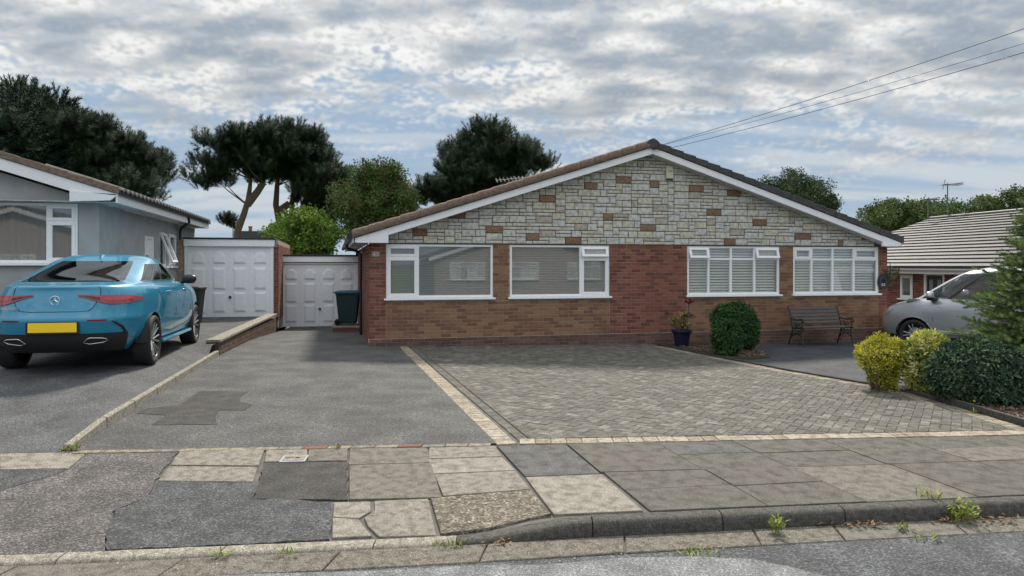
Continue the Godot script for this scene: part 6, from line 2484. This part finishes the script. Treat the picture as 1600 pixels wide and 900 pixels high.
	b.tube([Vector3.ZERO, Vector3(0.0, 0.05, 0.0)], [0.003], 5)
	put("stalk", b, plain(lin(0.1, 0.16, 0.05), 0.7), dn)
	b = MB.new()
	b.lathe(Transform3D(Basis(), Vector3(0, 0.05, 0)), [[0.0, 0.012], [0.012, 0.011], [0.019, 0.004], [0.0, -0.003]], 12)
	put("bloom", b, plain(lin(0.8, 0.66, 0.02), 0.7), dn)
	fir()
	weeds()

func fir() -> void:
	# fir at the right edge; only the branches on its left reach into view
	var fx := 7.85
	var fd := 10.9
	var o := thing("fir_tree", "young green fir whose tiered branches reach in from the right edge", "tree", Vector3(fx, street(fx) + 0.02, -fd))
	var b := MB.new()
	b.tube([Vector3.ZERO, Vector3(0.02, 1.5, 0), Vector3(0, 2.95, 0)], [0.075, 0.05, 0.01], 8)
	var twig := needle_tuft("firtwig", 120, 0.22, 0.042, 0.007, 1.25)
	var mm := MultiMesh.new()
	mm.transform_format = MultiMesh.TRANSFORM_3D
	mm.use_colors = true
	mm.mesh = twig
	var at := []
	var r := RandomNumberGenerator.new()
	r.seed = 77
	for tier in 17:
		for k in 11:
			var y := 0.16 + tier * 0.155 + r.randf_range(-0.09, 0.09)
			var reach := 1.40 * (1.0 - y / 2.95) + 0.06
			var a := TAU * (k + r.randf_range(-0.35, 0.35)) / 11.0 + tier * 0.7
			var l := reach * r.randf_range(0.62, 1.14)
			var lift := r.randf_range(-0.10, 0.16)
			var pts := []
			var out := Vector3(cos(a), 0, sin(a))
			for i in 7:
				var t := i / 6.0
				pts.append(Vector3(0, y, 0) + out * l * t + Vector3.UP * (0.10 * sin(t * 2.2) - 0.22 * t * t + 0.24 * pow(t, 4.0) + lift * t) * l)
			b.tube(pts, [0.014, 0.012, 0.010, 0.008, 0.006, 0.005, 0.003], 5)
			var side := out.cross(Vector3.UP)
			var steps := int(l / 0.085)
			for i in steps:
				var t := (i + 1.5) / (steps + 1.5)
				if t < 0.2:
					continue
				var f := t * 6.0
				var i0 := mini(int(f), 5)
				var p: Vector3 = pts[i0].lerp(pts[i0 + 1], f - i0)
				for s in [-1.0, 1.0, 0.0]:
					var wide := (1.0 - t) * 0.55 + 0.25
					var d: Vector3 = (out * 0.75 + side * s * r.randf_range(0.5, 0.9) + Vector3.UP * r.randf_range(-0.35, 0.30)).normalized()
					var n := maxi(1, int(wide * l * 0.5 / 0.15))
					for q in n:
						at.append([p + d * q * 0.15 - Vector3.UP * 0.025 * q, (d + Vector3.UP * 0.15).normalized(), r.randf_range(0.7, 1.1)])
			at.append([pts[5], (pts[6] - pts[5]).normalized(), 1.0])
	mm.instance_count = at.size()
	for k in at.size():
		mm.set_instance_transform(k, Transform3D(aim(at[k][1], r.randf() * TAU).scaled(Vector3.ONE * at[k][2]), at[k][0]))
		var c: Color = [Color(0.17, 0.25, 0.085), Color(0.12, 0.19, 0.07), Color(0.22, 0.29, 0.10)][r.randi_range(0, 2)]
		mm.set_instance_color(k, c)
	put("trunk", b, mats.bark, o)
	var mo := MultiMeshInstance3D.new()
	mo.name = "crown"
	mo.multimesh = mm
	mo.material_override = leaf_mat(0.3)
	o.add_child(mo)
	stuff(mo)

func weeds() -> void:
	var spots := [
		["tall weed growing in the gutter against the kerb below the patched flags", 1.80, 5.05, 0.11, 22, 0.035, -0.10], ["big leafy weed in the gutter near the right end of the kerb", 3.26, 5.36, 0.14, 50, 0.10, -0.10], ["low weed on the pavement just behind the right kerb", 3.14, 5.56, 0.05, 26, 0.10, 0.0],
		["flat grassy weed on the road edge in front of the kerb", 1.21, 4.68, 0.018, 60, 0.15, -0.10], ["mossy grass tuft where the kerb starts to rise", -0.40, 4.76, 0.022, 60, 0.13, -0.10], ["small grey green weed right of the dead leaves", 2.73, 5.16, 0.04, 22, 0.07, -0.10],
		["tiny weed in the gutter joint, right of two at the left", -1.38, 4.54, 0.03, 16, 0.05, -0.085], ["tiny weed in the gutter joint, left of two", -1.76, 4.50, 0.03, 22, 0.06, -0.085], ["sparse weed in the right gutter in front of the dead leaves", 2.80, 4.97, 0.03, 16, 0.09, -0.10],
		["tuft of weed at the near end of the drive edging", -3.93, 6.58, 0.05, 30, 0.07, 0.0], ["small weed between edging bricks beside the stopcock cover", -1.62, 6.80, 0.03, 18, 0.05, 0.0], ["grass sprig at the foot of the bed edging", 5.62, 8.95, 0.05, 12, 0.03, 0.0]]
	var r := RandomNumberGenerator.new()
	r.seed = 17
	for s in spots:
		var b := MB.new()
		for k in s[4]:
			var a := r.randf() * TAU
			var rad: float = s[5] * sqrt(r.randf())
			var v := r.randf_range(0.7, 1.3)
			b.col = Color(0.24 * v, 0.30 * v, 0.07 * v) if r.randf() < 0.75 else Color(0.36 * v, 0.34 * v, 0.14 * v)
			var d := Vector3(r.randf_range(-1, 1) * 0.6, 1.0, r.randf_range(-1, 1) * 0.6).normalized()
			if s[3] < 0.07:
				d = Vector3(r.randf_range(-1, 1), 0.55, r.randf_range(-1, 1)).normalized()
			var h: float = s[3] * r.randf_range(0.5, 1.2)
			var p := Vector3(rad * cos(a), 0, rad * sin(a) * 0.5)
			if s[3] > 0.1:
				b.tri(p - Vector3(0.002, 0, 0), p + Vector3(0.002, 0, 0), p + d * h)
				for q in 3:
					leaf(b, p + d * h * (0.35 + 0.3 * q), Vector3(r.randf_range(-1, 1), 0.4, r.randf_range(-1, 1)).normalized(), 0.05, 0.009)
			else:
				leaf(b, p, d, h * 1.6 + 0.015, 0.004 + h * 0.07)
		var y: float = street(s[1]) + s[6] if s[6] < -0.01 else pave_h(s[1], s[2]) + 0.003
		var o := thing("weed", s[0], "weed", Vector3(s[1], y, -s[2]), 0.0, "weeds along the kerb")
		put("leaves", b, leaf_mat(0.4), o)
	# dead leaves caught in the gutter
	var spots2 := [["drift of brown dead leaves in the gutter at the kerb foot", 2.40, 5.20, 46, 0.28], ["dead leaves heaped round the big weed at the right", 3.35, 5.36, 60, 0.34], ["few brown leaves beside the mossy tuft", -0.1, 4.79, 10, 0.10]]
	for s in spots2:
		var o := thing("leaf_litter", s[0], "dead leaves", Vector3(s[1], street(s[1]) - 0.097, -s[2]), 0.0, "dead leaves in the gutter")
		var b := MB.new()
		for k in s[3]:
			var v := r.randf_range(0.5, 1.4)
			b.col = Color(0.20 * v, 0.12 * v, 0.07 * v)
			leaf(b, Vector3(r.randf_range(-s[4], s[4]), r.randf_range(0.003, 0.022), r.randf_range(-0.05, 0.06)), Vector3(r.randf_range(-1, 1), r.randf_range(-0.05, 0.35), r.randf_range(-1, 1)).normalized(), r.randf_range(0.03, 0.06), r.randf_range(0.008, 0.014))
		stuff(put("leaves", b, mat(Color.WHITE, 0.9, null, 1.0, null, 1.0, null, 1.0, true), o))

# ------------------------------------------------------------------ trees
func tree(called: String, label: String, at: Vector3, trunks: Array, blobs: Array, clumps: int, per: int, mesh: Mesh, s0: float, s1: float, tints: Array, seed_: int, flat := 0.6, back := 0.12, clump_r := 0.55, upward := 0.7) -> void:
	var o := thing(called, label, "tree", at, 0.0, "trees behind the bungalows")
	var r := RandomNumberGenerator.new()
	r.seed = seed_
	var b := MB.new()
	for t in trunks:
		b.tube(t[0], t[1], 9)
	var sub := []
	var total := 0.0
	for q in blobs:
		total += q[1].x * q[1].y
	for k in clumps:
		var t := r.randf() * total
		var blob: Array = blobs[0]
		for q in blobs:
			t -= q[1].x * q[1].y
			blob = q
			if t <= 0.0:
				break
		var d := Vector3(r.randfn(), r.randfn(), r.randfn()).normalized()
		var p: Vector3 = blob[0] + d * blob[1] * pow(r.randf(), 0.42)
		var c := clump_r * r.randf_range(0.5, 1.2) * (0.84 if called == "pine_tree" else 1.0)
		sub.append([p, Vector3(c, c * flat, c)])
		# a limb to each clump from the nearest trunk
		if k % 5 == 0 and trunks.size():
			var best: Vector3 = trunks[0][0][0]
			var bd := 1e9
			for tt in trunks:
				for v in tt[0]:
					var dd: float = v.distance_to(p - Vector3.UP * 0.8)
					if dd < bd:
						bd = dd
						best = v
			var m := best.lerp(p, 0.55) + Vector3(r.randfn(), -0.4, r.randfn()) * 0.12 * bd * 0.4
			b.tube([best, m, p], [0.03 + 0.008 * bd, 0.025, 0.010], 5)
	put("trunk", b, mats.bark, o)
	scatter(o, "crown", sub, int(clumps * per * (0.78 if called == "pine_tree" else 1.0)), mesh, s0, s1, leaf_mat(back), tints, seed_ + 1, 0.25, upward + (0.7 if called == "pine_tree" else 0.0))

func px_at(x: float, y: float, d: float) -> Vector3:      # a place given by its bearing and height over the camera's foot, d metres off
	return Vector3((x - 800.0) / 1155.0 * d, 1.708 + (414.0 - y) / 1155.0 * d, -d)

func trees() -> void:
	var tuft := needle_tuft("pine", 85, 0.42, 0.17, 0.016)
	var spray := needle_tuft("cypress", 46, 0.55, 0.16, 0.03, 0.7)
	var leaves := leaf_clump("tree", 16, 0.28, 0.075)
	var small := leaf_clump("treesmall", 16, 0.24, 0.06)
	var dark := [Color(0.038, 0.068, 0.036), Color(0.052, 0.084, 0.042), Color(0.030, 0.054, 0.032)]
	# --- the pine with the bent trunk, its tall neighbour and the dense one
	place_tree("pine_tree", "spreading pine with a bent bare trunk above the white garages", 36.0, [[[372, 420], [371, 362], [381, 335], [388, 312], [392, 280]], [[386, 320], [402, 300], [412, 285]]], [0.20, 0.17, 0.15, 0.13, 0.08], [[352, 262, 44, 26], [340, 285, 36, 13], [318, 284, 16, 9], [398, 232, 40, 34], [404, 262, 40, 26], [367, 240, 36, 24], [424, 215, 20, 20]], 92, 34, tuft, 0.8, 1.35, dark, 31, 2.4)
	place_tree("pine_tree", "taller straight pine in the middle of the group above the garages", 37.5, [[[438, 420], [437, 350], [431, 320], [433, 290], [436, 255]], [[436, 330], [452, 318]]], [0.19, 0.17, 0.15, 0.12, 0.07], [[445, 232, 40, 32], [450, 258, 40, 24], [478, 245, 36, 30], [433, 215, 22, 18], [470, 222, 26, 18]], 84, 36, tuft, 0.8, 1.35, dark, 33, 2.4)
	place_tree("pine_tree", "dense dark pine at the right of the group above the garages", 39.0, [[[457, 420], [456, 320], [460, 280]], [[500, 420], [498, 330], [496, 280]]], [0.16, 0.13, 0.08], [[492, 270, 40, 32], [505, 300, 34, 32], [512, 332, 30, 24], [488, 312, 26, 26], [520, 280, 20, 18]], 104, 36, tuft, 0.85, 1.4, dark, 35, 2.4)
	# --- left group behind the grey bungalow
	place_tree("cypress_tree", "huge dark conifer rising behind the grey bungalow roof", 27.0, [[[10, 420], [10, 250], [12, 140]]], [0.35, 0.25, 0.05], [[-25, 232, 56, 60], [26, 240, 56, 54], [52, 215, 32, 30], [12, 184, 28, 20], [66, 260, 45, 38], [46, 186, 16, 16]], 150, 40, spray, 0.8, 1.3, [Color(0.028, 0.055, 0.034), Color(0.038, 0.07, 0.038), Color(0.022, 0.042, 0.03)], 41, 2.6, 0.9)
	place_tree("cypress_tree", "ragged conifer with spiky leaders between the huge one and the pine", 28.5, [[[100, 420], [98, 260], [95, 170]]], [0.3, 0.2, 0.04], [[92, 242, 28, 40], [94, 196, 10, 18], [112, 246, 26, 34], [104, 278, 36, 30], [60, 160, 5, 12], [80, 178, 5, 14]], 96, 40, spray, 0.8, 1.25, [Color(0.034, 0.062, 0.034), Color(0.045, 0.08, 0.04), Color(0.028, 0.05, 0.03)], 43, 2.0, 0.9)
	place_tree("pine_tree", "dark rounded pine at the right end of the left hand tree group", 27.5, [[[185, 420], [184, 280], [178, 200]]], [0.22, 0.16, 0.05], [[165, 244, 36, 38], [200, 264, 26, 32], [156, 214, 20, 16], [188, 230, 16, 16], [208, 296, 22, 22], [160, 286, 42, 28], [216, 252, 10, 12]], 120, 36, tuft, 0.75, 1.25, dark, 45, 2.2)
	# --- the pine behind the bungalow
	place_tree("pine_tree", "dark pine rising behind the brown verge of the bungalow roof", 33.0, [[[760, 430], [760, 320], [752, 220]]], [0.22, 0.16, 0.04], [[745, 232, 30, 30], [760, 265, 56, 28], [735, 285, 50, 22], [700, 300, 34, 10], [800, 262, 40, 28], [840, 248, 26, 16], [860, 240, 12, 12], [770, 230, 30, 24], [720, 262, 30, 18], [745, 206, 10, 12], [775, 300, 60, 20], [700, 285, 30, 14], [716, 248, 22, 16], [690, 310, 40, 12]], 185, 36, tuft, 0.8, 1.3, dark, 51, 2.6)
	# --- broadleaved
	place_tree("broadleaf_tree", "green tree with reddish leaf tips left of the bungalow roof", 31.0, [[[590, 430], [592, 350], [590, 290]]], [0.15, 0.1, 0.03], [[590, 312, 44, 42], [560, 322, 32, 34], [620, 320, 28, 28], [578, 276, 20, 16], [606, 282, 20, 18], [640, 312, 10, 10], [575, 355, 40, 22]], 130, 26, small, 0.7, 1.1, [Color(0.115, 0.19, 0.055), Color(0.085, 0.15, 0.045), Color(0.14, 0.20, 0.06), Color(0.15, 0.12, 0.06)], 53, 1.8, 0.8, 0.35, 0.45)
	place_tree("broadleaf_tree", "bright yellow green bushy tree just behind the lower garage", 29.0, [[[480, 430], [482, 390], [484, 350]]], [0.1, 0.08, 0.03], [[482, 368, 44, 30], [455, 372, 30, 26], [515, 376, 24, 22], [464, 345, 18, 18], [496, 352, 26, 16], [440, 362, 14, 18]], 105, 26, leaves, 0.55, 0.9, [Color(0.20, 0.31, 0.05), Color(0.16, 0.26, 0.05), Color(0.25, 0.34, 0.07), Color(0.10, 0.18, 0.04)], 55, 1.6, 0.8, 0.45, 0.35)
	place_tree("broadleaf_tree", "grey green tree showing over the right slope of the bungalow roof", 36.0, [[[1245, 430], [1245, 330], [1240, 280]], [[1262, 330], [1270, 285]]], [0.14, 0.1, 0.03], [[1236, 305, 36, 32], [1268, 312, 30, 28], [1215, 292, 16, 18], [1240, 280, 20, 12], [1290, 318, 12, 12], [1262, 290, 18, 14]], 70, 18, small, 0.6, 1.0, [Color(0.065, 0.10, 0.045), Color(0.05, 0.085, 0.04), Color(0.09, 0.12, 0.055)], 57, 2.0, 0.9, 0.3, 0.4)
	var far := [Color(0.14, 0.19, 0.07), Color(0.11, 0.155, 0.06), Color(0.17, 0.21, 0.085)]
	place_tree("broadleaf_tree", "light green round tree between the bungalow roof and the aerials", 48.0, [[[1395, 430], [1395, 370], [1394, 335]]], [0.2, 0.15, 0.04], [[1392, 338, 34, 24], [1420, 345, 28, 22], [1362, 345, 18, 14], [1395, 322, 16, 10], [1410, 362, 30, 14], [1436, 332, 14, 12]], 56, 24, leaves, 0.8, 1.3, far, 59, 2.2, 0.8, 0.3, 0.6)
	place_tree("broadleaf_tree", "far green tree behind the two aerials on the grey roof", 55.0, [[[1500, 430], [1498, 360]]], [0.2, 0.06], [[1490, 328, 26, 14], [1470, 336, 20, 10], [1520, 330, 26, 14], [1540, 336, 30, 12]], 36, 24, leaves, 0.9, 1.4, far, 61, 2.0, 0.8, 0.3, 0.6)
	place_tree("broadleaf_tree", "far green tree right of the flue at the frame edge", 50.0, [[[1600, 430], [1598, 340]]], [0.2, 0.06], [[1590, 322, 34, 20], [1625, 318, 34, 24], [1562, 328, 14, 12]], 42, 24, leaves, 0.8, 1.3, [Color(0.08, 0.13, 0.05), Color(0.11, 0.16, 0.055)], 63, 2.2, 0.8, 0.3, 0.6)
	place_tree("pine_tree", "small far pine sapling beside the bent pine trunk", 38.0, [[[365, 420], [364, 350]]], [0.06, 0.02], [[363, 352, 9, 12], [358, 345, 6, 6]], 12, 22, tuft, 0.6, 0.9, dark, 65, 0.8, 0.7, 0.12, 0.3)
	# roofline glimpsed behind the garages
	var o := thing("far_bungalow", "sliver of a dark far roof with a chimney pot behind the garages", "house", px_at(410, 400, 58.0), YAW)
	var b := MB.new()
	b.prism(Transform3D(), PackedVector2Array([Vector2(-3.2, 0), Vector2(3.2, 0), Vector2(2.0, 1.95), Vector2(-1.6, 1.95)]), -6.0, 0.0)
	put("roof", b, mats.tile_dark, o)
	b = MB.new()
	b.bx(-3.0, 3.0, -3.0, 0.0, -5.8, -0.2)
	put("wall", b, mats.mortar, o)
	b = MB.new()
	b.lathe(Transform3D(Basis(), Vector3(-1.0, 1.9, -1.0)), [[0.14, 0.0], [0.13, 0.35], [0.16, 0.36], [0.16, 0.48], [0.0, 0.5]], 10)
	put("chimney_pot", b, mats.tile_brown, o)

# tree whose trunk and crown lobes are given by bearing and height as seen from the street, at distance d
func place_tree(called: String, label: String, d: float, trunks: Array, radii: Array, lobes: Array, clumps: int, per: int, mesh: Mesh, s0: float, s1: float, tints: Array, seed_: int, deep: float, flat := 0.62, back := 0.12, clump_r := 0.5) -> void:
	var foot := px_at(trunks[0][0][0], 414, d)
	foot.y = -0.8
	var tr := []
	for t in trunks:
		var pts := []
		for p in t:
			var q := px_at(p[0], p[1], d) - foot
			if p[1] >= 420:
				q.y = 0.0
			pts.append(q)
		tr.append([pts, radii])
	var bl := []
	var r := RandomNumberGenerator.new()
	r.seed = seed_ + 9
	for l in lobes:
		var c := px_at(l[0], l[1], d) - foot
		c.z += r.randf_range(-0.5, 0.5) * deep
		bl.append([c, Vector3(l[2], l[3], 0) * d / 1155.0 + Vector3(0, 0, deep * minf(1.0, l[2] / 30.0))])
	tree(called, label, foot, tr, bl, clumps, per, mesh, s0, s1, tints, seed_, flat, back, clump_r)

func cables() -> void:
	var o := Vector3(3.06, 4.33, -16.25)
	var ends := [["highest of the three overhead cables running up to the right", Vector3(3.10, 4.30, -16.3), px_at(1600, 45, 11.0)], ["middle overhead cable, thinner than its neighbours", Vector3(3.16, 4.31, -16.3), px_at(1600, 68, 11.2)], ["lowest of the three overhead cables running up to the right", Vector3(3.22, 4.22, -16.28), px_at(1600, 82, 11.0)]]
	for k in 3:
		var b := MB.new()
		var a: Vector3 = ends[k][1]
		var e: Vector3 = ends[k][2]
		e = a + (e - a) * 1.9
		var pts := []
		for i in 25:
			var t := i / 24.0
			pts.append(a.lerp(e, t) - Vector3.UP * 0.16 * 4.0 * t * (1.0 - t) + Vector3.UP * 0.16 * 4.0 * 0.526 * 0.474 * t / 0.526)
		b.tube(pts, [0.0055 if k != 1 else 0.004], 5)
		tag(put("overhead_cable", b, mats.black_matt), ends[k][0], "cable", "overhead cables")
	var b := MB.new()
	b.bar(Vector3(0, 0, -0.02), Vector3(0, 0, 0.07), 0.05, 0.03)
	b.tube([Vector3(-0.06, 0.0, 0.05), Vector3(0.07, -0.01, 0.06)], [0.02], 6)
	tag(put("cable_bracket", b, mats.black, null, Transform3D(Basis(Vector3.UP, deg_to_rad(YAW)), Vector3(3.12, 4.27, -16.27))), "small black cable bracket on the barge board at the ridge", "bracket")
